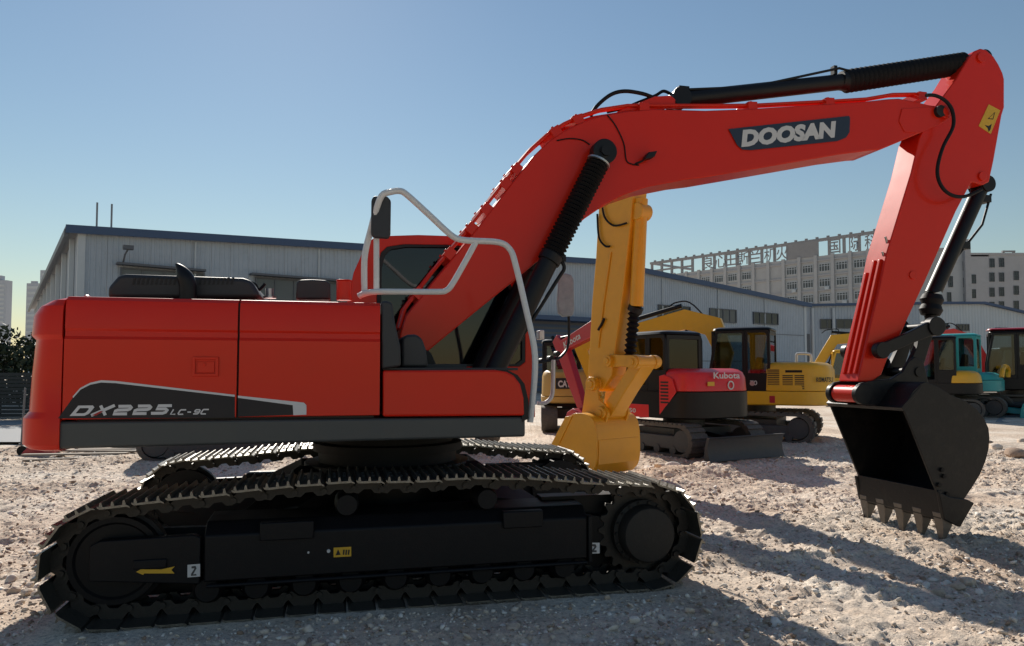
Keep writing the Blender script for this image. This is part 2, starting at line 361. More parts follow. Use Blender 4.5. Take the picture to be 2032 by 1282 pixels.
V0 = IV[None] * (1 + rng.normal(0, 0.24, (N, len(IV), 1))) * scl[:, None, :]
til = rng.normal(0, 0.3, (N, 2)); V0[:, :, 2] += V0[:, :, 0] * til[:, :1] + V0[:, :, 1] * til[:, 1:]
VX = V0[:, :, 0] * ca[:, None] - V0[:, :, 1] * sa[:, None] + x[:, None]; VY = V0[:, :, 0] * sa[:, None] + V0[:, :, 1] * ca[:, None] + y[:, None]; VZ = V0[:, :, 2] + (z + scl[:, 2] * 0.25)[:, None]
co = np.stack([VX, VY, VZ], -1).reshape(-1, 3).astype(np.float32); tr_ = (IF[None] + (np.arange(N) * len(IV))[:, None, None]).reshape(-1, 3).astype(np.int32)
me = bpy.data.meshes.new('gravel'); me.vertices.add(len(co)); me.vertices.foreach_set('co', co.ravel()); me.loops.add(tr_.size); me.loops.foreach_set('vertex_index', tr_.ravel())
me.polygons.add(len(tr_)); me.polygons.foreach_set('loop_start', np.arange(0, tr_.size, 3, dtype=np.int32)); me.update(calc_edges=True); me.materials.append(STONE)
gv = link('gravel', me); gv['kind'] = 'stuff'; gv['label'] = 'loose pale crushed stone scattered over the yard'; gv['category'] = 'gravel'
# larger stones one can pick out
RV, RF = ico(3)
def rock(px, py, size, lab, group=None, flat=0.6, seed=0):
    g_ = ground_at(px, py); r_ = np.random.default_rng(seed + int(px)); v = RV.copy()
    for _ in range(9):
        n_ = r_.normal(size=3); n_ /= np.linalg.norm(n_); d = r_.uniform(0.55, 0.95); h = v @ n_; v -= np.maximum(0, h - d)[:, None] * n_[None] * 0.92
    v *= np.array([1.2, 0.9, flat]) * size; a = r_.random() * 6.28
    v = np.c_[v[:, 0] * math.cos(a) - v[:, 1] * math.sin(a), v[:, 0] * math.sin(a) + v[:, 1] * math.cos(a), v[:, 2]]
    b = B(); b.add([tuple(q) for q in v], [tuple(q) for q in RF]); o = b.build('stone', STONE, None, angle=28, fix=False)
    o.location = (g_.x, g_.y, float(gh(g_.x, g_.y)) + size * flat * 0.35); tag(o, lab, 'stone', group); return o
PILE = 'pale stones of the little heap below the bucket, right of centre foreground'
for i, (u, v, s_) in enumerate(((1865, 1165, .055), (1886, 1172, .035), (1922, 1156, .06), (1900, 1160, .05), (1945, 1172, .04), (1838, 1152, .035), (1822, 1146, .03), (1850, 1142, .03), (1878, 1150, .035), (1918, 1176, .022), (1830, 1140, .028))): rock(u, v, s_, 'pale round stone in the small heap in front of the bucket', PILE, 0.75, i)
for i, (u, v, s_) in enumerate(((2015, 905, .20), (1975, 890, .13), (1990, 900, .10), (2030, 880, .14), (1962, 882, .09))): rock(u, v, s_, ('largest broken stone at the right edge, nearest of those beyond the bucket', 'brownish broken stone between the bucket back and the largest stone', 'smaller broken stone touching the largest one at the right edge', 'broken stone at the very right edge, farthest of its group', 'smallest broken stone of the group, close behind the bucket back')[i], 'broken stones right of the bucket', 0.7, i + 20)
for i, (u, v, s_) in enumerate(((1310, 935, .10), (1335, 925, .13), (1295, 930, .08), (1360, 930, .09), (1385, 928, .12), (1420, 930, .11), (1440, 936, .10), (1400, 938, .07), (1325, 945, .08), (1285, 925, .09))): rock(u, v, s_, 'whitish broken rubble chunk between yellow bucket and dozer blade', 'whitish rubble chunks beyond the track', 0.6, i + 40)
rock(1465, 1055, .075, 'rounded grey stone in the shadow just right of the track', None, 0.8, 60)
rock(1020, 1248, .045, 'lone pale stone in the shade in front of the near track', None, 0.6, 61)
rock(1258, 1232, .04, 'rough stone in the shade at the bottom, below the sprocket end', None, 0.7, 62)
for i, (u, v, s_) in enumerate(((30, 1170, .05), (52, 1178, .05), (75, 1182, .04), (20, 1150, .045), (60, 1160, .04), (40, 1196, .035))): rock(u, v, s_, 'lumpy earth-coloured stone at the far left, beside the rear of the track', 'stones at the left edge by the track', 0.7, i + 70)
rock(1988, 1148, .05, 'flat dark stone lying at the right edge of the shadow band', None, 0.35, 90)
# concrete apron and lane at the left, slab at the right
CONC = mat('grey_concrete', (0.26, 0.265, 0.27), 0.85, var=0.15, scale=1.5, bump=0.2, bscale=20, dirt=0.3, dirtcol=(0.36, 0.33, 0.30))
b = B(); b.add([(-60, 17.0, 0.03), (-11.0, 17.0, 0.03), (-10.0, 24.5, 0.03), (-60, 24.5, 0.03)], [(0, 1, 2, 3)]); struct(b.build('concrete_lane', CONC, fix=False))
q = [ground_at(*p) for p in ((1975, 838), (2200, 852), (2200, 822), (1990, 822))]
b = B(); b.add([(p.x, p.y, 0.012) for p in q] + [(p.x, p.y, -0.12) for p in q], [(0, 1, 2, 3), (0, 4, 5, 1), (1, 5, 6, 2), (2, 6, 7, 3), (3, 7, 4, 0)]); struct(b.build('concrete_slab', CONC))

# ================================================================== buildings
SHEET = mat('pale_steel_sheet', (0.40, 0.455, 0.52), 0.55, var=0.12, scale=0.6, dirt=0.30, dirtcol=(0.20, 0.21, 0.22))
SHEET2 = mat('white_steel_sheet', (0.52, 0.565, 0.60), 0.55, var=0.08, scale=0.5, dirt=0.12, dirtcol=(0.3, 0.3, 0.3))
BLUETRIM = mat('slate_blue_trim', (0.045, 0.085, 0.17), 0.5, var=0.1)
ROOFM = mat('grey_roof_sheet', (0.20, 0.22, 0.25), 0.5, var=0.1)
WFRAME = mat('window_frame_grey', (0.10, 0.11, 0.13), 0.5, var=0.1)
WPANE = mat('window_pane_dark', (0.03, 0.035, 0.045), 0.12, var=0.5, scale=0.5)
WPANE2 = mat('window_pane_grey', (0.09, 0.10, 0.11), 0.2, var=0.5, scale=0.3)
PLASTER = mat('beige_plaster', (0.46, 0.47, 0.48), 0.85, var=0.12, scale=0.3, dirt=0.25, dirtcol=(0.2, 0.19, 0.18))
PLASTER2 = mat('grey_plaster', (0.42, 0.42, 0.435), 0.85, var=0.12, scale=0.3, dirt=0.25, dirtcol=(0.2, 0.19, 0.18))
CONCD = mat('weathered_concrete', (0.30, 0.30, 0.31), 0.85, var=0.2, scale=1.0)
TOWERM = mat('haze_paled_tower', (0.44, 0.48, 0.54), 0.7, var=0.08, scale=0.05)  # distance haze is put into this pale wall colour, no air is built
# ---- the big steel warehouse behind the machine
c = at(155, 455, 40.0); WF = Frame(c.x, c.y, 34.7)
WH = thing('warehouse', 'long pale corrugated steel warehouse with blue roof edge behind the excavators', 'warehouse', WF.o, WF.deg)
zl = WF.L(155, 455, 0)[1]; xr_, zrg = WF.L(1190, 519, 0); xe, zr = WF.L(1598, 604, 0)
def roofz(x): return zl + (zrg - zl) * x / xr_ if x < xr_ else zrg + (zr - zrg) * (x - xr_) / (xe - xr_)
def sheet_panel(x0, x1, ztop, y=0.0, pitch=0.26, d=0.035, m=SHEET, parent=None, name='wall_panel'):
    xs = []; k = max(1, round((x1 - x0) / pitch)); p = (x1 - x0) / k
    for i in range(k): a = x0 + i * p; xs += [(a, 0), (a + p * 0.62, 0), (a + p * 0.70, -d), (a + p * 0.92, -d)]
    xs.append((x1, 0)); b = B(); b.sheet([[(x, y + q, 0.0) for x, q in xs], [(x, y + q, ztop(x)) for x, q in xs]])
    return b.build(name, m, parent, smooth=False, fix=False)
n = 60
for i in range(n):
    x0 = 0.35 + (xe - 0.7) * i / n; x1 = 0.35 + (xe - 0.7) * (i + 1) / n; sheet_panel(x0, x1 - 0.01, lambda x: roofz(x) - 0.1, parent=WH)
b = B(); b.box(0.0, 0.36, -0.10, 0.3, 0, zl - 0.05); b.build('corner_post', SHEET2, WH); b = B(); b.box(xe - 0.36, xe, -0.10, 0.3, 0, zr - 0.05); b.build('corner_post', SHEET2, WH)
for xq in (6.0, 13.5, 21.0, 29.0, 45.0, 52.5, 59.5):
    b = B(); b.cyl((xq, -0.10, 0), (xq, -0.10, roofz(xq) - 0.35), 0.06, n=8); b.build('downpipe', SHEET2, WH)
for zq in (2.6, 5.4):
    b = B(); b.box(0.37, xe - 0.37, -0.052, -0.037, zq, zq + 0.09); b.build('sheet_lap_strip', ROOFM, WH)
# gable fascia and roof
for xa, xb in ((-0.6, xr_), (xr_, xe + 0.6)):
    za, zb = (roofz(0) + (roofz(0) - roofz(1)) * 0.6, zrg) if xa < 0 else (zrg, zr + (roofz(xe) - roofz(xe - 1)) * 0.6)
    b = B(); b.prism([(xa, za - 0.28), (xb, zb - 0.28), (xb, zb + 0.16), (xa, za + 0.16)], -0.42, -0.30); b.build('gable_fascia', BLUETRIM, WH)
    b = B(); b.prism([(xa, za + 0.0), (xb, zb + 0.0), (xb, zb + 0.12), (xa, za + 0.12)], -0.29, 62); b.build('roof_slope', ROOFM, WH)
b = B(); b.box(-0.66, -0.5, -0.3, 62, zl - 0.45, zl - 0.1); b.build('eaves_gutter', WFRAME, WH)
for i in range(20): # side wall, receding to the left
    y0 = 0.31 + i * 3.05; b = B(); xs = []
    for k in range(9): a = y0 + k * 0.33; xs += [(a, 0), (a + 0.2, 0), (a + 0.23, -0.03), (a + 0.30, -0.03)]
    b.sheet([[(q + 0.02, y, 0) for y, q in xs], [(q + 0.02, y, zl - 0.2) for y, q in xs]]); b.build('wall_panel', SHEET, WH, smooth=False, fix=False)
for i in range(8):
    y0 = 1.6 + i * 6.1; b = B(); b.box(-0.28, -0.04, y0, y0 + 0.35, 0, zl - 0.3); b.build('downpipe_column', SHEET2, WH)
def window(fr, parent, u0, v0, u1, v1, ly, k=4, wm=WPANE, fm=WFRAME, d=0.07, v0b=None, kz=1):
    x0, za = fr.L(u0, v0, ly); x1, _ = fr.L(u1, v0 if v0b is None else v0b, ly); _, zb = fr.L((u0 + u1) / 2, v1, ly); za = fr.L((u0 + u1) / 2, v0 if v0b is None else (v0 + v0b) / 2, ly)[1]
    t = min(0.08, (x1 - x0) * 0.06); b = B(); b.ring([(x0, zb), (x1, zb), (x1, za), (x0, za)], [(x0 + t, zb + t), (x1 - t, zb + t), (x1 - t, za - t), (x0 + t, za - t)], ly - d, ly + 0.02)
    for i in range(1, k): x = x0 + (x1 - x0) * i / k; b.box(x - t * 0.35, x + t * 0.35, ly - d * 0.8, ly, zb + t, za - t)
    for i in range(1, kz): z = zb + (za - zb) * i / kz; b.box(x0 + t, x1 - t, ly - d * 0.7, ly, z - t * 0.3, z + t * 0.3)
    f = b.build('window', fm, parent, smooth=False); b = B(); b.box(x0 + t * 0.5, x1 - t * 0.5, ly - d * 0.35, ly - d * 0.25, zb + t * 0.5, za - t * 0.5); b.build('pane', wm, f, smooth=False); return f
for q in ((239, 529, 405, 600, 4, 544), (506, 549, 690, 604, 5, 563), (1305, 606, 1369, 634, 4, 607), (1407, 612, 1460, 640, 4, 614), (1494, 620, 1543, 644, 4, 621)):
    f = window(WF, WH, q[0], q[1], q[2], q[3], -0.045, q[4], WPANE2 if q[0] in (239, 506, 1407) else WPANE, v0b=q[5], d=0.12)
for q in ((232, 524, 408, 541), (499, 545, 700, 561)):
    x0, z0 = WF.L(q[0], q[1], -0.5); x1, z1 = WF.L(q[2], q[3], -0.5); b = B(); b.prism([(x0, z0), (x1, z0 * 0.5 + z1 * 0.5), (x1, z0 * 0.5 + z1 * 0.5 + 0.12), (x0, z0 + 0.12)], -0.65, -0.05); b.build('window_hood', WFRAME, WH)
x0, z0 = WF.L(900, 640, -0.5); x1, z1 = WF.L(1200, 640, -0.5)
b = B(); b.box(x0, x1, -1.6, -0.05, z1 - 0.1, z1 + 0.25); b.build('door_canopy', BLUETRIM, WH, bevel=0.02)
b = B(); b.box(x0 + 0.5, x1 - 0.3, -0.12, -0.05, 0, z1 - 0.1); b.build('loading_door', WFRAME, WH)
for k in range(14):
    z = 0.15 + k * (z1 - 0.3) / 14; b = B(); b.box(x0 + 0.55, x1 - 0.35, -0.16, -0.121, z, z + 0.22); b.build('door_slat', BLUETRIM, WH)
p = [WF.L(243, 527, -0.3), WF.L(248, 505, -0.9), WF.L(254, 495, -1.2)]
b = B(); b.tube([(p[0][0], -0.3, p[0][1]), (p[1][0], -0.9, p[1][1]), (p[2][0], -1.2, p[2][1])], 0.05, 8); b.box(p[2][0] - 0.25, p[2][0] + 0.25, -1.5, -1.1, p[2][1] - 0.02, p[2][1] + 0.2); b.build('floodlight', WFRAME, WH)
b = B()
for u in (193, 222): x, z = WF.L(u, 456, 0.5); x, z2 = WF.L(u, 402 if u == 193 else 405, 0.5); b.box(x - 0.045, x + 0.045, 0.45, 0.55, z - 0.3, z2)
x0 = WF.L(193, 453, 0.5); x1 = WF.L(222, 453, 0.5); b.box(x0[0], x1[0], 0.46, 0.54, x0[1] - 0.04, x0[1] + 0.05); b.build('roof_ladder_rail', ROOFM, WH)
# ---- lower blue-grey annex on the right
AN = Frame(at(1600, 605, 84).x, 84, 0); A2 = thing('annex_building', 'low blue-grey steel hall at right with small dark windows behind the arm', 'hall', AN.o, 0)
e = lambda u, v: AN.L(u, v, 0)
prof = [e(1562, 740), e(1562, 608), e(1860, 603), e(1950, 603), e(2032, 622), e(2200, 668), e(2200, 740)]
prof = [(x, max(0, z)) for x, z in prof]; prof[0] = (prof[0][0], 0); prof[-1] = (prof[-1][0], 0)
def annexz(x):
    for (xa, za), (xb, zb) in zip(prof[1:-1], prof[2:-1]):
        if xa <= x <= xb: return za + (zb - za) * (x - xa) / (xb - xa)
    return prof[1][1]
xa, xb = prof[0][0], prof[-1][0]; nn = 36
for i in range(nn): sheet_panel(xa + (xb - xa) * i / nn, xa + (xb - xa) * (i + 1) / nn - 0.01, annexz, m=SHEET2 if i > 14 else SHEET, parent=A2, pitch=0.4, d=0.03)
top = prof[1:-1]; b = B(); b.prism([(x, z - 0.05) for x, z in top] + [(x, z + 0.22) for x, z in top[::-1]], -0.5, -0.06); b.build('roof_edge', BLUETRIM, A2)
b = B(); b.prism([(x, z) for x, z in top] + [(x, z + 0.1) for x, z in top[::-1]], -0.05, 30); b.build('roof', ROOFM, A2)
for q in ((1627, 633, 1655, 653), (1659, 633, 1691, 652), (1862, 642, 1881, 656), (1897, 643, 1923, 657), (1975, 650, 1998, 666), (2011, 653, 2040, 668)): window(AN, A2, *q, -0.035, 2 if q[0] < 1700 else 4, d=0.1)
for u in (1611, 1652): x, z = e(u, 612); b = B(); b.cyl((x, -0.2, 0), (x, -0.2, z), 0.16, n=10); b.build('downpipe', SHEET2, A2)
x0, z0 = e(1566, 663); x1, _ = e(1606, 663); b = B(); b.box(x0, x1, -0.15, -0.045, 0, z0); b.build('roller_door', WFRAME, A2)
# ---- five-storey factory with a lettered roof frame
FB = at(1292, 526, 190); FF = Frame(FB.x, FB.y, -49.3); FA = thing('factory_building', 'grey multi-storey factory with rows of windows and a lettered roof frame behind the warehouse', 'building', FF.o, FF.deg)
Lf = FF.L(1800, 470, 0)[0]; zt = FF.L(1292, 545, 0)[1]; zf = FF.L(1292, 524, 0)[1]; zt2 = FF.L(1720, 502, 0)[1]
zw = (zt + zt2) / 2
b = B(); b.box(0.0, Lf, 0.0, 18, 0, zw); b.build('wall', PLASTER, FA)
nb = 17; bw = Lf / nb
for i in range(nb + 1):
    b = B(); b.box(i * bw - 0.35, i * bw + 0.35, -0.45, -0.002, 0, zw + 0.2); b.build('pilaster', PLASTER, FA)
flz = [FF.L(1700, v, 0)[1] for v in (524, 555, 588)]; flh = abs(flz[0] - flz[1])
for i in range(nb):
    if i in (8, 9): continue
    for k in range(5):
        zc = flz[0] - k * flh
        if zc < 4: continue
        x0, x1, z0, z1 = i * bw + bw * 0.17, i * bw + bw * 0.83, zc - flh * 0.26, zc + flh * 0.28
        b = B(); t = 0.12; b.ring([(x0, z0), (x1, z0), (x1, z1), (x0, z1)], [(x0 + t, z0 + t), (x1 - t, z0 + t), (x1 - t, z1 - t), (x0 + t, z1 - t)], -0.12, 0.0)
        for j in (1, 2, 3): xx = x0 + (x1 - x0) * j / 4; b.box(xx - 0.05, xx + 0.05, -0.10, -0.01, z0 + t, z1 - t)
        b.box(x0 + t, x1 - t, -0.09, -0.01, z0 + (z1 - z0) * 0.68, z0 + (z1 - z0) * 0.74)
        f = b.build('window', SHEET2, FA, smooth=False); b = B(); b.box(x0 + 0.06, x1 - 0.06, -0.05, -0.004, z0 + 0.06, z1 - 0.06); b.build('pane', WPANE2, f, smooth=False)
for k in range(6):
    zc = flz[0] - (k - 0.5) * flh
    if zc > 3: b = B(); b.box(-0.1, Lf, -0.25, -0.003, zc - 0.15, zc + 0.2); b.build('floor_band', PLASTER2, FA)
for i, k in ((3, 1), (5, 2), (6, 1), (7, 2), (10, 1), (11, 2), (12, 1), (13, 2), (14, 1), (15, 2), (2, 2), (15, 1)):
    zc = flz[0] - k * flh; x = i * bw + bw * 0.55; b = B(); b.box(x, x + 0.9, -0.6, -0.13, zc - flh * 0.48, zc - flh * 0.28); b.cyl((x + 0.45, -0.61, zc - flh * 0.38), (x + 0.45, -0.601, zc - flh * 0.38), 0.22, n=10); b.build('air_conditioner', SHEET2, FA)
# roof frame: posts, rails and letters standing in it
zb_ = zw; ztop = (FF.L(1292, 524, 0)[1] + FF.L(1740, 463, 0)[1]) / 2
npost = 20
for i in range(npost + 1):
    x = Lf * i / npost; b = B(); b.box(x - 0.22, x + 0.22, 0.1, 0.7, zb_, ztop); b.build('roof_post', CONCD, FA)
for z in (ztop,): b = B(); b.box(-0.4, Lf, 0.0, 1.0, z, z + 0.55); b.build('roof_beam', CONCD, FA)
b = B(); b.box(-0.4, Lf * 0.2, 0.05, 0.95, zb_ + (ztop - zb_) * 0.42, zb_ + (ztop - zb_) * 0.52); b.build('roof_beam', CONCD, FA)
b = B(); b.box(-0.35, 0.35, 1.0, 17, ztop, ztop + 0.5); b.build('roof_beam', CONCD, FA)
x0 = FF.L(1563, 470, 0)[0]; x1 = FF.L(1624, 470, 0)[0]; b = B(); b.box(x0, x1, -0.1, 0.09, zb_, ztop + 0.2); b.build('roof_panel', CONCD, FA)
for i in range(26): x = Lf * (i + 0.4) / 26; b = B(); b.box(x - 0.25, x + 0.25, 0.2, 0.6, ztop + 0.552, ztop + 0.95); b.build('roof_lamp', CONCD, FA)
for ch, u in (('良', 1404), ('心', 1430), ('田', 1450), ('斯', 1474), ('兰', 1498), ('机', 1528), ('火', 1552), ('国', 1656), ('际', 1697), ('科', 1728)):
    xa = FF.L(u - 12, 490, 0.05)[0]; xb = FF.L(u + 12, 490, 0.05)[0]
    text('roof_letter', ch, CONCD, FA, (xa, 0.03, zb_ + 0.15), (1, 0, 0), (0, 0, 1), xb - xa, ztop - zb_ - 0.2, bold=0.012)
# far end block and right-hand block
def block(fr, name, lab, u0, u1, vtop, m, wins, extra=None, depth=20):
    t = thing(name, lab, 'building', fr.o, fr.deg); x0, z = fr.L(u0, vtop, 0); x1, _ = fr.L(u1, vtop, 0)
    b = B(); b.box(x0, x1, 0, depth, 0, z); b.build('wall', m, t)
    b = B(); b.box(x0 - 0.15, x1 + 0.15, -0.2, depth + 0.2, z + 0.003, z + 0.5); b.build('parapet', PLASTER2, t)
    for q in wins: window(fr, t, *q, -0.002, 2, WPANE, WFRAME, 0.15, kz=2)
    return t
EF = Frame(at(1850, 600, 150).x, 150, 0)
t = block(EF, 'office_block', 'beige block with narrow windows between arm and the rightmost building', 1790, 1921, 497, PLASTER, [(1879, 505, 1888, 521), (1881, 548, 1890, 570), (1879, 580, 1887, 602), (1910, 519, 1917, 537), (1911, 551, 1917, 570), (1912, 583, 1918, 602)])
x, z = EF.L(1918, 476, 0); b = B(); b.box(x - 0.9, x + 0.3, -0.8, -0.01, 0, z); b.build('stair_tower', PLASTER2, t)
RFm = Frame(at(1960, 600, 175).x, 175, 0)
t = block(RFm, 'apartment_block', 'pinkish grey block with dark square windows at the right edge', 1923, 2120, 506, PLASTER2, [(u, v, u + 10, v + 18) for u, vs_ in ((1926, (545, 574)), (1963, (513, 541, 571, 599)), (1982, (512, 541, 570, 598)), (2011, (538, 567, 597)), (2040, (538, 567, 597))) for v in vs_])
for u0, u1, v in ((1925, 1962, 506), (1990, 2015, 497), (2018, 2040, 503)):
    x0, z = RFm.L(u0, v, 0); x1, _ = RFm.L(u1, v, 0); zz = RFm.L(u0, 507, 0)[1]; b = B(); b.box(x0, x1, 0.0, 0.6, z - 0.35, z); b.box(x0, x0 + 0.5, 0.1, 0.5, zz, z - 0.36); b.box(x1 - 0.5, x1, 0.1, 0.5, zz, z - 0.36); b.build('roof_frame', CONCD, t)
# hazy towers at the left
for u0, u1, v, Z, lab in ((-40, 14, 556, 520, 'slim pale tower block at the far left edge, hazy'), (53, 78, 562, 420, 'pale low tower block beside the left warehouse gable'), (80, 120, 536, 460, 'taller pale tower peeping over the left warehouse roof edge')):
    p0 = at(u0, v, Z); p1 = at(u1, v, Z); t = thing('tower_block', lab, 'tower', (p0.x, Z, 0), 0); w = p1.x - p0.x
    b = B(); b.box(0, w, 0, w * 0.3, 0, p0.z); b.build('wall', TOWERM, t); b = B(); b.box(w * 0.3, w * 0.75, w * 0.05, w * 0.25, p0.z + 0.003, p0.z + w * 0.18); b.build('roof_house', TOWERM, t)
    for k in range(int(p0.z / 3.2)): b = B(); b.box(w * 0.08, w * 0.92, -0.25, -0.02, k * 3.2 + 1.2, k * 3.2 + 2.6); b.build('window_band', SHEET2, t)
# hedge, fence and post at the left
LEAF = mat('dark_leaf', (0.035, 0.05, 0.022), 0.6, var=0.4, scale=2.0)
BARK = mat('bark', (0.06, 0.045, 0.035), 0.9)
def leaves(n, fn, size):
    v = np.zeros((n * 4, 3)); 
    for i in range(n):
        c = fn(); a = rng.normal(size=3); a /= np.linalg.norm(a); b_ = np.cross(a, rng.normal(size=3)); b_ /= np.linalg.norm(b_); s_ = size * rng.uniform(0.6, 1.4)
        v[i * 4:i * 4 + 4] = np.array(c) + np.array([a * s_, b_ * s_ * 0.5, -a * s_, -b_ * s_ * 0.5])
    return [tuple(q) for q in v], [(4 * i, 4 * i + 1, 4 * i + 2, 4 * i + 3) for i in range(n)]
for i, (xh, hh) in enumerate(((-27.0, 3.3), (-24.2, 3.6), (-21.2, 3.35), (-18.7, 3.5), (-16.3, 3.75), (-14.0, 3.4))):
    t = thing('hedge_bush', ('dense dark bush at the left edge, leftmost of the hedge', 'dense dark bush, second of the hedge from the left', 'dense dark bush, third of the hedge from the left', 'dark bush in the hedge just left of the counterweight', 'taller dark bush in the hedge behind the counterweight edge', 'dark bush at the right end of the hedge, mostly behind the excavator')[i], 'bush', (xh, 27, 0), 0, 'bushes of the hedge at the left')
    lobes = [(rng.uniform(-1.2, 1.2), rng.uniform(-0.7, 0.7), rng.uniform(0.8, hh - 0.7), rng.uniform(0.55, 0.95)) for _ in range(14)]
    def fn():
        l_ = lobes[rng.integers(len(lobes))]; d = rng.normal(size=3); d /= np.linalg.norm(d); r_ = l_[3] * rng.uniform(0.65, 1.05); return (l_[0] + d[0] * r_, l_[1] + d[1] * r_, max(0.1, l_[2] + d[2] * r_))
    v, f = leaves(3200, fn, 0.11); b = B(); b.add(v, f); b.build('crown', LEAF, t, smooth=False, fix=False)
    b = B(); b.tube([(0, 0, -0.05), (0.05, 0, 1.0), (0.15, 0.1, 2.0)], [0.09, 0.07, 0.03], 8); b.tube([(0.02, 0, 0.7), (-0.4, 0.1, 1.6)], [0.05, 0.02], 6); b.build('trunk', BARK, t)
FNC = mat('dark_mesh_panel', (0.03, 0.034, 0.034), 0.7, var=0.3)
t = thing('fence', 'low dark slatted fence in front of the hedge at the left', 'fence', (-30, 24.9, 0), 0)
for k in range(9):
    b = B(); b.box(k * 2.0, k * 2.0 + 0.08, -0.04, 0.04, 0, 1.62); b.build('post', WFRAME, t)
for k in range(12):
    b = B(); b.box(0.0, 16.08, 0.045, 0.065, 0.12 + k * 0.125, 0.12 + k * 0.125 + 0.105); b.build('slat', FNC, t)
p0 = ground_at(42, 885); p1 = at(50, 770, p0.y); b = B(); b.tube([(p0.x, p0.y, -0.02), (p1.x, p1.y, p1.z)], 0.022, 8); b.cyl((p0.x, p0.y, -0.02), (p0.x, p0.y, 0.05), 0.05, n=10); tag(b.build('marker_post', WFRAME), 'thin leaning metal post at the left edge beside the grey lane', 'post')

# ================================================================== the big excavator
MF = Frame(-1.09605959, 6.59296284, 13.6)
EX = thing('crawler_excavator', 'large orange-red crawler excavator standing side-on in the foreground, black bucket resting on the ground', 'excavator', MF.o, MF.deg)
L, PX, P3 = MF.L, MF.P, MF.P3
def off(pts, d): return [(x, z + d) for x, z in pts]
# ---- tracks
TR, TZ, TC, PITCHM, SW = 0.375, 0.395, 1.86, 0.19, 0.6
def track_path():
    pts = []
    for k in range(25):                                    # sprocket end (front, +x) from bottom to top
        a = R(-90 + 180 * k / 24); pts.append((TC + TR * math.cos(a), TZ + TR * math.sin(a)))
    top = [(1.3, 0.815), (0.95, 0.855), (0.55, 0.872), (0.1, 0.866), (-0.4, 0.872), (-0.8, 0.858), (-1.2, 0.825)]
    pts += top
    for k in range(25):
        a = R(90 + 180 * k / 24); pts.append((-TC + TR * math.cos(a), TZ + TR * math.sin(a)))
    pts += [(-1.2, 0.022), (0, 0.02), (1.2, 0.022)]
    return pts
def resample(pts, n, shift=0.0):
    P = np.array(pts + [pts[0]]); d = np.r_[0, np.cumsum(np.linalg.norm(np.diff(P, axis=0), axis=1))]
    s = (np.arange(n) + shift) / n * d[-1]; s2 = ((np.arange(n) + shift + 0.02) % n) / n * d[-1]
    f = lambda q: np.c_[np.interp(q, d, P[:, 0]), np.interp(q, d, P[:, 1])]
    A, C = f(s), f(s2); return A, C - A, d[-1] / n
def shoe_mesh(pitch, width, m, name='shoe', g=0.028, t=0.014):
    b = B(); h = pitch / 2; w = width / 2
    prof = [(-h - 0.008, -0.010), (-h + 0.012, 0.0), (h - 0.02, 0.0), (h - 0.006, 0.010), (h - 0.004, 0.022), (h - 0.022, t), (-h + 0.016, t), (-h - 0.004, 0.002)]
    b.prism(prof, -w, w)
    for gx in (-h * 0.72, 0.0, h * 0.72):
        b.prism([(gx - 0.011, t - 0.002), (gx + 0.011, t - 0.002), (gx + 0.005, t + g), (gx - 0.005, t + g)], -w + 0.004, w - 0.004)
    for sx in (-0.035, 0.035):
        for sy in (-0.075, 0.075): b.cyl((sx, sy, t - 0.001), (sx, sy, t + 0.014), 0.012, n=6)
    return b.mesh(name, m, smooth=False)
def link_mesh(m):
    b = B(); h = PITCHM / 2
    prof = [(-h - 0.02, -0.075), (-h + 0.01, -0.1), (-h + 0.05, -0.098), (-0.02, -0.07), (0.03, -0.07), (h - 0.03, -0.1), (h + 0.012, -0.09), (h + 0.02, -0.06), (h - 0.01, -0.035), (h - 0.03, 0), (-h + 0.03, 0), (-h, -0.04)]
    for y in (-0.105, 0.075): b.prism(prof, y, y + 0.03)
    b.cyl((-h, -0.125, -0.07), (-h, 0.125, -0.07), 0.022, n=8)
    return b.mesh('track_link', m, smooth=False)
SHOE = shoe_mesh(PITCHM * 0.985, SW, STEEL); LINK = link_mesh(CHAIN)
NSH = 49
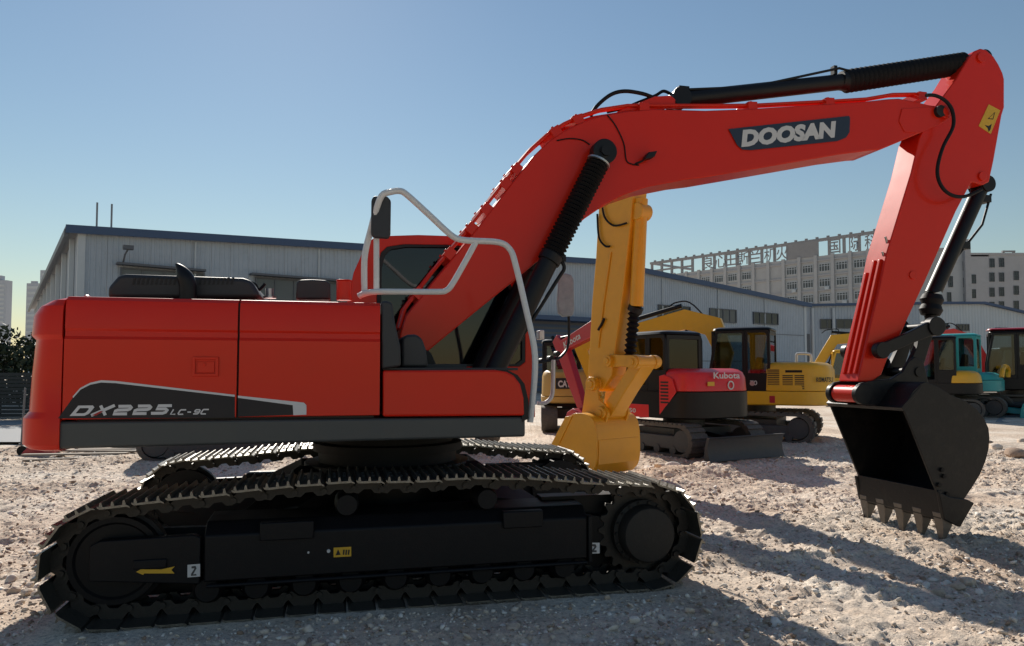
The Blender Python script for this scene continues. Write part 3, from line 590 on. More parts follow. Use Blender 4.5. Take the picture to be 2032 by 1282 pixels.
for side in (-1, 1):
    yc = side * 1.195
    A, D, pit = resample(track_path(), NSH, 0.37 if side < 0 else 0.8)
    cb = B()
    for (x, z), (dx, dz) in zip(A, D):
        pass
    tr = None
    rail = resample(track_path(), 160)[0]
    cb.loft([[(x * 0.985, yc - 0.02, z * 0.90 + 0.04), (x * 0.985, yc + 0.02, z * 0.90 + 0.04), (x * 0.975, yc + 0.02, z * 0.86 + 0.056), (x * 0.975, yc - 0.02, z * 0.86 + 0.056)] for x, z in list(rail) + [rail[0]]], cap=False)
    tr = cb.build('crawler_track', CHAIN, EX, label='near crawler track' if side < 0 else 'far crawler track')
    for (x, z), (dx, dz) in zip(A, D):
        a = math.atan2(dz, dx)
        # path runs so that outward is to the right of travel: x axis = travel, z axis = outward
        ex = Vector((math.cos(a), 0, math.sin(a))); ez = Vector((math.sin(a), 0, -math.cos(a))); ey = ez.cross(ex)
        j = random.uniform(-0.004, 0.004)
        mw = Matrix(((ex.x, ey.x, ez.x, x), (ex.y, ey.y, ez.y, yc), (ex.z, ey.z, ez.z, z + j), (0, 0, 0, 1)))
        link('shoe', SHOE, tr, mw); link('track_link', LINK, tr, mw)
    o = side  # outward sign
    def yy(v): return yc + o * v
    def span(a_, b_): a_, b_ = yy(a_), yy(b_); return min(a_, b_), max(a_, b_)
    # frame beam: vertical outer plate with sloping top
    b = B(); y0, y1 = span(-0.2, 0.2)
    ya, yb = yy(0.2), yy(-0.2); ym = yy(0.10)
    sec = [(ya, 0.245), (ya, 0.545), (ym, 0.625), (yb, 0.64), (yb, 0.245)]
    b.loft([[(x, y, z) for y, z in sec] for x in (-1.30, 1.37)])
    b.box(-1.28, 1.36, min(ya, yy(0.235)), max(ya, yy(0.235)), 0.212, 0.236)
    fr = b.build('track_frame', FRAMEBLK, EX, bevel=0.012)
    b = B(); q0, q1 = span(0.14, 0.215)                   # idler fork
    b.prism([(-1.98, 0.30), (-1.32, 0.24), (-1.32, 0.54), (-1.36, 0.56), (-1.92, 0.55), (-1.98, 0.52)], q0, q1)
    b.prism([(-1.98, 0.30), (-1.32, 0.24), (-1.32, 0.54), (-1.92, 0.55)], *span(-0.215, -0.14))
    r0, r1 = span(0.215, 0.23); b.box(-1.72, -1.52, r0, r1, 0.36, 0.42)
    b.build('idler_fork', FRAMEBLK, fr, bevel=0.01)
    b = B()                                               # end bracket to the final drive
    b.prism([(1.37, 0.22), (1.40, 0.22), (1.40, 0.56), (1.37, 0.56)], *span(-0.2, 0.22))
    b.prism([(1.40, 0.26), (1.62, 0.30), (1.62, 0.50), (1.40, 0.54)], *span(-0.2, 0.02)); b.build('end_plate', FRAMEBLK, fr, bevel=0.006)
    b = B()                                               # step pads on the frame
    for x0, x1 in ((-0.95, -0.60), (0.72, 1.02)): b = B(); b.box(x0, x1, *span(0.15, 0.225), 0.50, 0.62); b.build('step', FRAMEBLK, fr, bevel=0.008)
    b = B(); b.box(-1.75, 1.45, *span(-0.235, -0.205), 0.075, 0.46); b.build('roller_guard', FRAMEBLK, fr)
    b = B(); b.cyl((TC, yy(-0.32), TZ), (TC, yy(-0.06), TZ), 0.30, n=28); b.prism([(1.1, 0.07), (1.9, 0.1), (2.0, 0.4), (1.8, 0.66), (1.1, 0.66)], *span(-0.26, -0.1)); b.build('travel_motor', FRAMEBLK, fr)
    b = B()                                               # idler wheel
    b.loft([[(-TC + r_ * math.cos(R(k * 10)), yy(y), TZ + r_ * math.sin(R(k * 10))) for k in range(36)] for y, r_ in ((0.09, 0.10), (0.09, 0.235), (0.105, 0.25), (0.105, 0.285), (0.045, 0.29), (0.04, 0.315), (-0.04, 0.315), (-0.045, 0.29), (-0.105, 0.285), (-0.105, 0.1))])
    b.build('idler', FRAMEBLK, EX)
    b = B(); teeth = []                                   # sprocket
    for k in range(21 * 4):
        r_ = (0.305, 0.345, 0.345, 0.305)[k % 4]; a = 2 * math.pi * k / 84; teeth.append((TC + r_ * math.cos(a), TZ + r_ * math.sin(a)))
    b.prism(teeth, *span(-0.03, 0.03)); b.build('sprocket', CHAIN, EX, bevel=0.004)
    b = B()
    prof = [(-0.18, 0.22), (0.05, 0.245), (0.10, 0.245), (0.11, 0.215), (0.205, 0.208), (0.222, 0.198), (0.226, 0.18), (0.227, 0.0001)]
    b.loft([[(TC + r_ * math.cos(R(k * 10)), yy(y), TZ + r_ * math.sin(R(k * 10))) for k in range(36)] for y, r_ in prof])
    for k in range(18):
        a = 2 * math.pi * k / 18; b.cyl((TC + 0.228 * math.cos(a), yy(0.10), TZ + 0.228 * math.sin(a)), (TC + 0.228 * math.cos(a), yy(0.122), TZ + 0.228 * math.sin(a)), 0.012, n=6)
    b.build('final_drive', HUBM, EX)
    for k in range(9):                                    # bottom rollers
        x = -1.28 + k * 0.31; b = B()
        b.loft([[(x + r_ * math.cos(R(j * 22.5)), yy(y), 0.185 + r_ * math.sin(R(j * 22.5))) for j in range(16)] for y, r_ in ((0.17, 0.03), (0.17, 0.075), (0.125, 0.09), (0.1, 0.105), (0.05, 0.085), (-0.05, 0.085), (-0.1, 0.105), (-0.125, 0.09), (-0.17, 0.075), (-0.17, 0.03))])
        b.build('track_roller', FRAMEBLK, EX)
    for x in (-0.38, 0.62):                               # carrier rollers
        b = B(); b.loft([[(x + r_ * math.cos(R(j * 22.5)), yy(y), 0.70 + r_ * math.sin(R(j * 22.5))) for j in range(16)] for y, r_ in ((0.14, 0.03), (0.14, 0.07), (0.09, 0.085), (-0.1, 0.085), (-0.1, 0.03))])
        b.box(x - 0.05, x + 0.05, *span(-0.2, -0.1), 0.60, 0.74); b.build('carrier_roller', FRAMEBLK, EX)
# ---- car body and swing ring
b = B()
for s in (-1, 1):
    for x in (-1, 1):
        b.loft([[(x * 0.25, s * 0.35, 0.46), (x * 0.75, s * 0.25, 0.46), (x * 0.75, s * 0.25, 0.86), (x * 0.25, s * 0.35, 0.86)],
                [(x * 0.72, s * 1.02, 0.40), (x * 1.15, s * 1.02, 0.40), (x * 1.15, s * 1.02, 0.60), (x * 0.72, s * 1.02, 0.66)]])
b.loft([[(0.72 * math.cos(R(k * 15)) * q, 0.72 * math.sin(R(k * 15)) * q, z) for k in range(24)] for z, q in ((0.45, 1.0), (0.86, 1.0))])
b.build('car_body', FRAMEBLK, EX, bevel=0.01)
b = B(); b.loft([[(0.60 * q * math.cos(R(k * 10)), 0.60 * q * math.sin(R(k * 10)), z) for k in range(36)] for z, q in ((0.86, 1.0), (0.95, 1.0), (0.955, 1.08), (1.02, 1.08), (1.03, 0.95), (1.16, 0.95))])
b.build('swing_ring', RUBBER, EX)
# ---- upper frame
SY = 1.36
b = B(); b.box(-2.14, 0.86, -1.30, 0.30, 1.165, 1.30); b.box(-2.14, 1.38, 0.302, 1.28, 1.165, 1.195); b.box(-1.9, 0.8, -0.42, 0.42, 1.08, 1.163)
b.build('swing_frame', BLACK, EX, bevel=0.01)
for s in (-1, 1):
    b = B(); y0, y1 = sorted((s * 1.345, s * 1.20))
    b.prism([(-2.205, 1.135), (0.905, 1.15), (0.905, 1.298), (-2.205, 1.312)], y0, y1); b.build('side_skirt', SKIRT, EX, bevel=0.018, seg=3)
# counterweight
base = [(-2.185, -1.36), (-2.27, -1.355), (-2.345, -1.33), (-2.405, -1.28), (-2.455, -1.19), (-2.50, -1.05), (-2.59, -0.7), (-2.66, -0.35), (-2.69, 0.0)]
base = base + [(x, -y) for x, y in base[-2::-1]]
rings = []
for z, dx, dy in ((1.118, 0.08, 0.05), (1.13, 0.03, 0.015), (1.16, 0.0, 0.0), (1.33, 0.0, 0.0), (1.37, 0.03, 0.015), (1.60, 0.04, 0.015), (1.80, 0.055, 0.018), (1.84, 0.06, 0.02), (1.87, 0.035, 0.004), (2.0, 0.045, 0.008), (2.06, 0.075, 0.02), (2.10, 0.13, 0.05), (2.122, 0.22, 0.11), (2.128, 0.34, 0.2)):
    rr = []
    for x, y in base:
        k = (-2.185 - x) / 0.505
        rr.append((x + dx * min(1, k * 2.2), y * (1 - dy / 1.36), z))
    rings.append(rr)
b = B(); b.loft(rings); cw = b.build('counterweight', RED, EX, angle=25)
for y in (-0.55, 0.55):
    b = B(); b.tube(smoothpath([(-2.28, y - 0.06, 2.10), (-2.28, y - 0.05, 2.17), (-2.28, y, 2.19), (-2.28, y + 0.05, 2.17), (-2.28, y + 0.06, 2.10)], 4), 0.018, 8); b.build('lifting_eye', RED, cw)
# side doors with a crease
def panel_section(zt, zb, zc, s=-1):
    return [(1.345, zb), (1.362, zb + 0.006), (1.362, zc - 0.02), (1.348, zc + 0.0), (1.346, zc + 0.035), (1.354, zc + 0.05), (1.350, zt - 0.08), (1.338, zt - 0.03), (1.31, zt - 0.006), (1.26, zt), (1.0, zt + 0.006), (1.0, zt - 0.02), (1.25, zt - 0.025), (1.30, zt - 0.05), (1.325, zt - 0.1), (1.325, zb)]
for s in (-1, 1):
    spans = ((-2.170, -1.118), (-1.104, -0.163)) if s < 0 else ((-2.170, -1.118), (-1.104, -0.42))
    for x0, x1 in spans:
        b = B(); b.loft([[(x, s * y, z) for y, z in panel_section(2.128, 1.322, 1.862)] for x in (x0, x0 + 0.006, x1 - 0.006, x1)])
        d = b.build('side_door', RED, EX, angle=28)
        if s < 0 and x0 < -2:
            lat = PX([(388, 714), (428, 714), (428, 741), (388, 741)], -1.364)
            x0_, x1_ = lat[0][0], lat[1][0]; z0_, z1_ = lat[2][1], lat[0][1]
            b = B(); b.ring([(x0_ - 0.02, z0_ - 0.02), (x1_ + 0.02, z0_ - 0.02), (x1_ + 0.02, z1_ + 0.02), (x0_ - 0.02, z1_ + 0.02)], [(x0_, z0_), (x1_, z0_), (x1_, z1_), (x0_, z1_)], -1.376, -1.361)
            h = b.build('latch', RED, d, bevel=0.004)
            b = B(); b.box(x0_ + 0.012, x1_ - 0.006, -1.3685, -1.3615, z0_ + 0.006, z1_ - 0.012); b.cyl((x0_ + 0.06, -1.374, z1_ - 0.03), (x0_ + 0.06, -1.36, z1_ - 0.03), 0.011, n=10); b.build('latch_paddle', RED, h, bevel=0.003)
# inner block that fills the engine bay
b = B(); b.box(-2.10, -0.20, -1.31, 1.31, 1.305, 2.098); b.build('engine_bay', BLACK, EX)
b = B(); b.box(-2.12, -0.165, -0.998, 0.998, 2.103, 2.122); b.build('hood_deck', RED, EX, bevel=0.004)
# front tool box
tb = PX([(760, 827), (1041, 825), (1040, 790), (1033, 762), (1020, 745), (1005, 737), (985, 734), (760, 735)], -1.36)
b = B(); b.prism(tb, -1.36, -0.62); tbx = b.build('tool_box', RED, EX, bevel=0.016, seg=3)
trim = PX([(985, 733), (1008, 735), (1027, 744), (1041, 762), (1049, 795), (1049, 830)], -1.352)
b = B(); b.prism(trim + [(x - 0.05, z - 0.03) for x, z in trim[::-1]], -1.352, -0.62); b.build('trim_strip', BLACK, EX)
b = B(); zt = tb[-1][1]; b.box(-0.14, 0.86, -1.30, -0.45, zt + 0.001, zt + 0.02); b.box(0.0, 0.55, -0.85, -0.55, zt + 0.02, zt + 0.05); b.build('walkway', PLASTIC, EX, bevel=0.004)
tank = PX([(757, 733), (757, 597), (771, 597), (779, 602), (784, 640), (795, 690), (796, 727)], -1.345)
b = B(); b.prism(tank, -1.345, -0.55); b.build('tank_end', PLASTIC, EX, bevel=0.02, seg=3)
tk = PX([(797, 729), (797, 672), (806, 664), (826, 663), (838, 672), (846, 695), (850, 729)], -1.18)
b = B(); b.prism(tk, -1.18, -0.60); b.build('step_cover', PLASTIC, EX, bevel=0.02, seg=3)
# hood with slots, exhaust, cap, intake
hd = PX([(213, 592), (213, 570), (234, 546), (248, 543), (482, 551), (500, 557), (513, 580), (516, 592)], -0.95)
b = B(); b.prism(hd, -0.95, 0.35); hood = b.build('hood', PLASTIC, EX, bevel=0.03, seg=3)
for u0 in list(range(262, 350, 9)) + list(range(394, 458, 9)):
    q = PX([(u0, 565), (u0 + 5, 565), (u0 + 8, 551), (u0 + 3, 551)], -0.953)
    b = B(); b.prism(q, -0.953, -0.93); b.build('vent_slot', INK, hood)
ex0 = P3([(373, 594), (373, 575), (371, 559), (365, 545), (357, 532), (349, 523)], -1.05)
b = B(); pth = smoothpath(ex0, 5); b.tube(pth, [0.058] * (len(pth) - 14) + [0.057, 0.056, 0.054, 0.051, 0.048, 0.044, 0.040, 0.035, 0.030, 0.025, 0.020, 0.015, 0.010, 0.004], 18); b.build('exhaust', BLACK, EX)
c0 = P3([(535, 592), (535, 573)], -0.7); b = B(); b.cyl(c0[0], c0[1], 0.031, n=18); b.cyl((c0[0][0], -0.7, c0[0][2]), (c0[0][0], -0.7, c0[0][2] + 0.015), 0.05, n=18); b.build('filler_cap', PLATEM, EX)
b = B(); b.tube(smoothpath(P3([(498, 560), (508, 566), (513, 575), (520, 570), (526, 563)], -0.7), 4), 0.012, 6); b.build('hose', RUBBER, EX)
bx = PX([(587, 594), (588, 560), (594, 555), (620, 554), (648, 556), (655, 562), (656, 594)], -0.85)
b = B(); b.prism(bx, -0.85, -0.45); b.build('intake_box', PLASTIC, EX, bevel=0.02, seg=3)
rc = P3([(683, 596), (683, 558)], -1.1); b = B(); b.cyl(rc[0], rc[1], 0.056, n=20); b.cyl(rc[1], (rc[1][0], rc[1][1], rc[1][2] + 0.008), 0.060, n=20); b.build('fuel_filler', RED, EX, bevel=0.004)
# decal, lettering
DY = -1.3635
b = B(); b.prism(PX([(115, 830.5), (144, 790), (159, 773), (179, 763), (201, 758.5), (230, 760), (466, 787), (466, 829)], DY), DY, DY + 0.001); b.build('decal_panel', DECALD, EX)
b = B(); b.prism(PX([(472, 789), (581, 803), (582, 823.5), (472, 827)], DY), DY, DY + 0.001); b.build('decal_panel', DECALD, EX)
b = B()
up = [(144, 787), (159, 770), (179, 759.5), (201, 754.5), (230, 756), (466, 783.5)]; lo = [(466, 787.5), (230, 760.5), (201, 759), (179, 763.5), (160, 773), (145, 790)]
b.prism(PX(up + lo, DY - 0.0015), DY - 0.0015, DY - 0.0005); b.build('decal_stripe', DECALW, EX)
b = B(); b.prism(PX([(472, 785), (590, 797.5), (603, 799), (608, 804), (608, 823), (582, 824), (581, 804), (472, 789.5)], DY - 0.0015), DY - 0.0015, DY - 0.0005); b.build('decal_stripe', DECALW, EX)
def ltext(name, body, m, u0, v0, u1, v1, hpx, ly, shear, bold, parent=EX, label=None):
    a_ = L(u0, v0, ly); c_ = L(u1, v1, ly); h_ = L(u0, v0 - hpx, ly)[1] - a_[1]
    X = Vector((c_[0] - a_[0], 0, c_[1] - a_[1])); Y = Vector((-X.z, 0, X.x))
    return text(name, body, m, parent, (a_[0], ly, a_[1]), X, Y, X.length, h_, shear, bold, label=label)
GLY = {'D': [[(0.12, 0.13), (0.18, 0.87), (0.75, 0.87), (0.88, 0.7), (0.88, 0.3), (0.75, 0.13), (0.12, 0.13), (0.12, 0.13)]], 'X': [[(0.05, 0.02), (0.5, 0.5), (0.95, 0.98)], [(0.12, 0.98), (0.5, 0.5), (0.88, 0.02)]],
       '2': [[(0.06, 0.87), (0.78, 0.87), (0.88, 0.78), (0.88, 0.6), (0.78, 0.52), (0.2, 0.50), (0.11, 0.42), (0.11, 0.13), (0.94, 0.13)]], '5': [[(0.94, 0.87), (0.14, 0.87), (0.14, 0.56), (0.75, 0.55), (0.88, 0.46), (0.88, 0.22), (0.75, 0.13), (0.05, 0.13)]],
       'L': [[(0.12, 1.0), (0.12, 0.13), (0.92, 0.13)]], 'C': [[(1.0, 0.9), (0.16, 0.9), (0.06, 0.78), (0.06, 0.22), (0.16, 0.1), (1.0, 0.1)]], '9': [[(0.1, 0.13), (0.78, 0.13), (0.9, 0.25), (0.9, 0.75), (0.78, 0.87), (0.22, 0.87), (0.1, 0.75), (0.1, 0.55), (0.2, 0.47), (0.9, 0.47)]], '-': [[(0.2, 0.48), (0.8, 0.48)]]}
def stroke_word(word, u0, v0, u1, v1, hpx, gap, slant, wt, lab):
    a_ = L(u0, v0, DY); c_ = L(u1, v1, DY); h = L(u0, v0 - hpx, DY)[1] - a_[1]; W = c_[0] - a_[0]; n = len(word); sl = h * slant; cw = (W - sl - gap * (n - 1)) / n; dz = (c_[1] - a_[1]) / W
    for i, ch in enumerate(word):
        b = B()
        if ch == 'D':
            P_ = lambda q: [(a_[0] + i * (cw + gap) + x * cw + z * sl, a_[1] + z * h) for x, z in q]
            b.ring(P_([(-0.02, 0.0), (-0.02, 1.0), (0.82, 1.0), (1.0, 0.82), (1.0, 0.2), (0.84, 0.0)]), P_([(0.20, 0.25), (0.20, 0.75), (0.68, 0.75), (0.76, 0.66), (0.76, 0.34), (0.68, 0.25)]), DY - 0.003, DY - 0.0026)
        for j, st in enumerate(GLY[ch] if ch != 'D' else []):
            pts = [(a_[0] + i * (cw + gap) + x * cw + z * sl, a_[1] + z * h + dz * i * (cw + gap)) for x, z in st]
            yo = DY - 0.003 - 0.0006 * j; rb = ribbon(pts, [wt * h] * len(pts)); k_ = len(pts); b.sheet([[(x, yo, z) for x, z in rb[:k_]], [(x, yo, z) for x, z in rb[k_:][::-1]]])
        o_ = b.build('lettering', DECALW, EX, smooth=False); o_['label'] = 'silver italic letter ' + ch + ' of the model name on the side door'
stroke_word('DX225', 139, 825.5, 345, 822, 20.5, 0.016, 0.75, 0.145, '')
stroke_word('LC-9C', 336, 823.5, 415, 822.2, 11, 0.010, 0.6, 0.12, '')
b = B(); b.prism(PX([(182, 824.5), (191, 824.5), (205, 816), (199, 816)], DY - 0.006), DY - 0.006, DY - 0.0052); b.build('lettering_accent', REDINK, EX)
# ---- cab on the far side
CY0, CY1 = 0.34, 1.30
cab_o = PX([(1062, 828), (1062, 700), (1054, 640), (1030, 560), (1003, 502), (985, 486), (950, 473), (890, 468), (830, 466), (765, 468), (742, 472), (727, 484), (702, 540), (690, 592), (690, 800)], CY0)
cab_i = PX([(1030, 727), (1042, 718), (1042, 665), (1022, 585), (990, 515), (975, 500), (945, 491), (885, 486), (800, 485), (768, 490), (756, 502), (749, 530), (748, 600), (760, 720), (768, 727)], CY0)
cab = None
for y0, y1 in ((CY0, CY0 + 0.07), (CY1 - 0.07, CY1)):
    b = B(); b.ring(cab_o, cab_i, y0, y1); o_ = b.build('cab_side', RED, EX, bevel=0.015)
    if cab is None: cab = o_
    b = B(); b.prism(cab_i, y0 + 0.03, y0 + 0.036); b.build('side_window', GLASSD, o_, smooth=False)
    b = B(); b.ring(cab_i, [(x + (0.7 - x) * 0.05, z + (2.25 - z) * 0.04) for x, z in cab_i], y0 - 0.004, y0 + 0.02); b.build('window_seal', INK, o_)
def across(pts, t, name, m, ya=CY0 + 0.07, yb=CY1 - 0.07):
    b = B(); q = ribbon(pts, [t] * len(pts)); b.prism(q, ya, yb); return b.build(name, m, EX)
zi = lambda p: (p[0], p[1] - 0.03)
across([zi(p) for p in cab_o[5:11]], 0.028, 'cab_roof', RED)
xr, zr0 = cab_o[14]; across([(xr + 0.04, zr0), (xr + 0.03, 2.30)], 0.03, 'cab_rear', RED)
across([(cab_o[13][0] + 0.03, 2.33), (cab_o[12][0] + 0.03, cab_o[12][1]), (cab_o[11][0] + 0.03, cab_o[11][1] - 0.02)], 0.004, 'rear_window', GLASSD)
across([(cab_o[4][0] - 0.03, cab_o[4][1]), (cab_o[3][0] - 0.03, cab_o[3][1]), (cab_o[2][0] - 0.03, cab_o[2][1]), (cab_o[1][0] - 0.03, cab_o[1][1] - 0.25)], 0.004, 'windshield', GLASSD)
across([(cab_o[0][0] - 0.05, 1.22), (cab_o[1][0] - 0.05, 1.62)], 0.03, 'cab_front', RED)
b = B(); b.box(-0.33, 1.40, CY0 + 0.07, CY1 - 0.07, 1.20, 1.30); b.build('cab_floor', BLACK, EX)
b = B(); b.prism([(0.12, 1.72), (0.62, 1.70), (0.66, 1.80), (0.25, 1.84), (0.18, 2.1), (0.10, 2.55), (-0.02, 2.55), (0.02, 2.1)], 0.58, 1.06); b.box(0.2, 0.6, 0.6, 1.04, 1.3, 1.70)
b.build('operator_seat', RUBBER, EX, bevel=0.04, seg=3)
b = B(); b.box(0.15, 0.75, 0.46, 0.56, 1.55, 1.86); b.box(0.95, 1.15, 0.44, 0.62, 1.3, 1.95); b.tube([(0.95, 0.75, 1.3), (0.98, 0.75, 1.95)], 0.02, 8); b.build('control_console', PLASTIC, EX, bevel=0.02)
b = B(); b.box(0.10, 0.30, 0.48, 0.50, 1.72, 1.9); b.build('red_valve_block', CRIMSON, EX) if False else None
# cab lamp, mirror and rail on the front corner
pl = P3([(1072, 665), (1072, 675)], 0.9); b = B(); x, y, z = pl[0]; b.box(x - 0.03, x + 0.03, y - 0.06, y + 0.06, z - 0.05, z + 0.05); b.build('work_lamp', LAMP, EX, bevel=0.01)
b = B(); b.tube(smoothpath(P3([(1066, 800), (1080, 800), (1093, 790), (1097, 770), (1098, 714)], 1.1), 5), 0.022, 10); b.build('cab_grab_rail', WRAP, EX)
mp = PX([(1106, 552), (1111, 545), (1120, 543), (1132, 546), (1137, 556), (1138, 615), (1134, 627), (1116, 629), (1107, 622), (1104, 600)], 1.45)
b = B(); b.prism(mp, 1.41, 1.47); mo = b.build('mirror', MIRRORW, EX, bevel=0.012, label='far door mirror wrapped in clear plastic')
b = B(); b.tube(smoothpath(P3([(1128, 612, 1.5), (1128, 680, 1.5), (1115, 706, 1.4), (1095, 715, 1.3), (1062, 720, 1.28)], 1.4), 5), 0.016, 8); b.build('mirror_arm', BLACK, mo)
b = B()
for u, v, r_ in ((1075, 716, 0.03), (1092, 712, 0.035), (1105, 702, 0.03)): x, z = L(u, v, 1.35); b.cyl((x, 1.30, z), (x, 1.40, z), r_, n=12)
b.build('mirror_clamp', BLACK, mo)
# near handrail wrapped in white plastic
b = B()
b.tube(smoothpath(P3([(1052, 838, -1.28), (1056, 800, -1.28), (1061, 745, -1.28), (1060, 690, -1.27), (1043, 610, -1.25), (1023, 525, -1.22), (1012, 495, -1.20), (990, 481, -1.2), (940, 478, -1.2), (912, 475, -1.2), (892, 464, -1.2), (850, 425, -1.2), (808, 387, -1.2), (793, 379, -1.2), (775, 381, -1.2), (757, 389, -1.2), (744, 425, -1.15), (736, 455, -1.1), (727, 490, -1.08), (723, 520, -1.08), (723, 582, -1.08)], -1.2), 4), 0.0235, 10)
b.build('handrail', WRAP, EX)
b = B(); b.tube(smoothpath(P3([(712, 588, -1.1), (722, 583, -1.12), (745, 579, -1.18), (800, 579, -1.2), (870, 579, -1.2), (884, 577, -1.2), (896, 566, -1.2), (920, 525, -1.2), (944, 481, -1.2)], -1.2), 4), 0.0225, 10); b.build('handrail', WRAP, EX)
b = B(); b.tube(P3([(747, 470), (747, 578)], -1.1), 0.022, 10); b.build('handrail_post', WRAP, EX)
mp = PX([(737, 396), (742, 389), (768, 389), (776, 398), (775, 468), (770, 474), (741, 472), (736, 464)], -1.16)
b = B(); b.prism(mp, -1.17, -1.13); b.build('mirror', PLASTIC, EX, bevel=0.014, seg=3, label='black mirror on the white handrail')
# ---- boom
BW = 0.21
boom = PX([(792, 716), (794, 662), (806, 626), (862, 556), (932, 472), (1032, 343), (1060, 308), (1088, 281), (1118, 260), (1150, 244), (1190, 230), (1240, 221), (1300, 216), (1400, 219), (1482, 216), (1640, 206), (1709, 202), (1764, 196), (1784, 195), (1812, 200), (1843, 208), (1868, 211), (1884, 218), (1888, 230), (1878, 240), (1826, 264), (1788, 280), (1747, 297), (1730, 298), (1668, 306), (1500, 335), (1400, 352), (1358, 357), (1285, 371), (1240, 386), (1204, 404), (1160, 434), (1120, 470), (1075, 512), (1013, 563), (930, 630), (850, 696), (830, 718)], -BW)
b = B(); b.prism(boom, -BW, BW); bo = b.build('boom', RED, EX, bevel=0.012, angle=22)
ctr = PX([(820, 712)], 0)[0]
b = B(); b.cyl((ctr[0], -0.36, ctr[1]), (ctr[0], 0.36, ctr[1]), 0.10, n=24); b.build('boom_foot_pin', BLACK, EX)
for y in (-0.30, 0.26):                                   # boom foot brackets on the frame
    b = B(); x, z = ctr; b.prism([(x - 0.28, 1.29), (x + 0.35, 1.29), (x + 0.12, z + 0.05), (x, z + 0.12), (x - 0.12, z + 0.05)], y, y + 0.04); b.build('boom_bracket', BLACK, EX, bevel=0.01)
tip = PX([(1872, 224)], -BW)[0]
b = B(); b.cyl((tip[0], -BW - 0.045, tip[1]), (tip[0], BW + 0.045, tip[1]), 0.075, n=28); b.cyl((tip[0], -BW - 0.055, tip[1]), (tip[0], BW + 0.055, tip[1]), 0.05, n=20); b.build('boom_tip_pin', RED, bo, bevel=0.006)
b = B(); b.cyl((tip[0] - 0.07, -BW - 0.05, tip[1]), (tip[0] - 0.07, -BW - 0.002, tip[1] ), 0.062, n=20); b.build('pin_keeper', INK, bo)
reinf = PX([(1790, 216), (1868, 211), (1884, 218), (1888, 230), (1878, 240), (1826, 264), (1795, 262), (1784, 240)], -BW - 0.008)
for y0, y1 in ((-BW - 0.010, -BW + 0.002), (BW - 0.002, BW + 0.010)):
    b = B(); b.prism(reinf, y0, y1); b.build('tip_plate', RED, bo, bevel=0.004)
lug = PX([(1222, 224), (1296, 194), (1328, 192), (1337, 200), (1336, 216)], -0.10)
for y in (-0.14, 0.10):
    b = B(); b.prism(lug, y, y + 0.04); b.build('cylinder_lug', RED, bo, bevel=0.006)
# nameplate on the boom
NY = -BW - 0.0135
b = B(); b.prism(PX([(1446, 256), (1685, 230), (1687, 234), (1686, 262), (1679, 273), (1662, 280), (1490, 298), (1473, 297), (1463, 288)], NY), NY, NY + 0.0015); b.build('name_decal', DECALN, EX, label='navy name plate decal on the boom')
ltext('lettering', 'DOOSAN', LABELW, 1471, 292.5, 1664, 272.5, 34, NY - 0.001, 0.24, 0.062, label='white bold italic lettering reading DOOSAN')
# pipes along the boom with clamps
for y in (-0.16, -0.09, 0.09, 0.16):
    k = 0 if y < -0.12 else 1
    pl = [(793, 652), (804, 612), (857, 541), (925, 459), (1025, 329), (1054, 295), (1084, 268), (1118, 246), (1152, 230), (1193, 217), (1245, 209), (1310, 209), (1434, 209), (1503, 208), (1654, 200), (1719, 196), (1771, 187), (1815, 186), (1838, 189)]
    b = B(); b.tube([(x, y, z + (0.0 if k == 0 else 0.004)) for x, z in PX(pl, -0.16)], 0.0155, 8); b.build('hydraulic_pipe', RED, bo)
for (u, v, a_) in ((828, 580, -52), (890, 502, -52), (932, 452, -52), (962, 414, -52), (1000, 364, -52), (1022, 335, -52), (1100, 260, -35), (1145, 236, -20), (1276, 212, -3), (1490, 210, -3), (1643, 202, -3), (1826, 190, 0)):
    x, z = L(u, v, -0.16); ang = R(-a_); b = B(); b.box(-0.05, 0.05, -0.2, 0.2, -0.055, 0.03); b.cyl((0, -0.16, 0.02), (0, -0.16, 0.045), 0.014, n=6); b.cyl((0, 0.16, 0.02), (0, 0.16, 0.045), 0.014, n=6)
    b.xf(lambda X, Y, Z: (x + X * math.cos(ang) - Z * math.sin(ang), Y, z + X * math.sin(ang) + Z * math.cos(ang))); b.build('pipe_clamp', RED, bo, bevel=0.003)
for pts, ly, r_ in (([(1172, 230), (1185, 210), (1212, 188), (1240, 181), (1275, 186), (1302, 195), (1325, 196)], -0.05, 0.019),
                    ([(1205, 222), (1240, 214), (1270, 202), (1300, 190), (1316, 181), (1330, 186)], 0.05, 0.016),
                    ([(1838, 189), (1857, 190), (1877, 201), (1890, 221), (1891, 252), (1872, 290), (1861, 328), (1862, 355), (1874, 377), (1894, 389), (1918, 389), (1948, 375)], -0.30, 0.0185)):
    b = B(); b.tube(smoothpath(P3(pts, ly), 6), r_, 10); b.build('hose', RUBBER, EX)
for pts in ([(1205, 228), (1222, 250), (1238, 285), (1243, 318), (1255, 326), (1268, 328)], [(1105, 279), (1130, 275), (1155, 278), (1170, 287)]):
    b = B(); b.tube(smoothpath(P3(pts, -BW - 0.008), 5), 0.006, 6); b.build('cable', RUBBER, bo)
x, z = L(1288, 312, -BW - 0.06); b = B(); b.prism([(x - 0.07, z - 0.04), (x + 0.03, z - 0.01), (x + 0.06, z + 0.05), (x - 0.03, z + 0.03)], -BW - 0.12, -BW - 0.03); b.tube([(x - 0.05, -BW - 0.05, z - 0.03), (x - 0.12, -BW, z - 0.06)], 0.012, 6); b.build('boom_lamp', BLACK, bo, bevel=0.008)
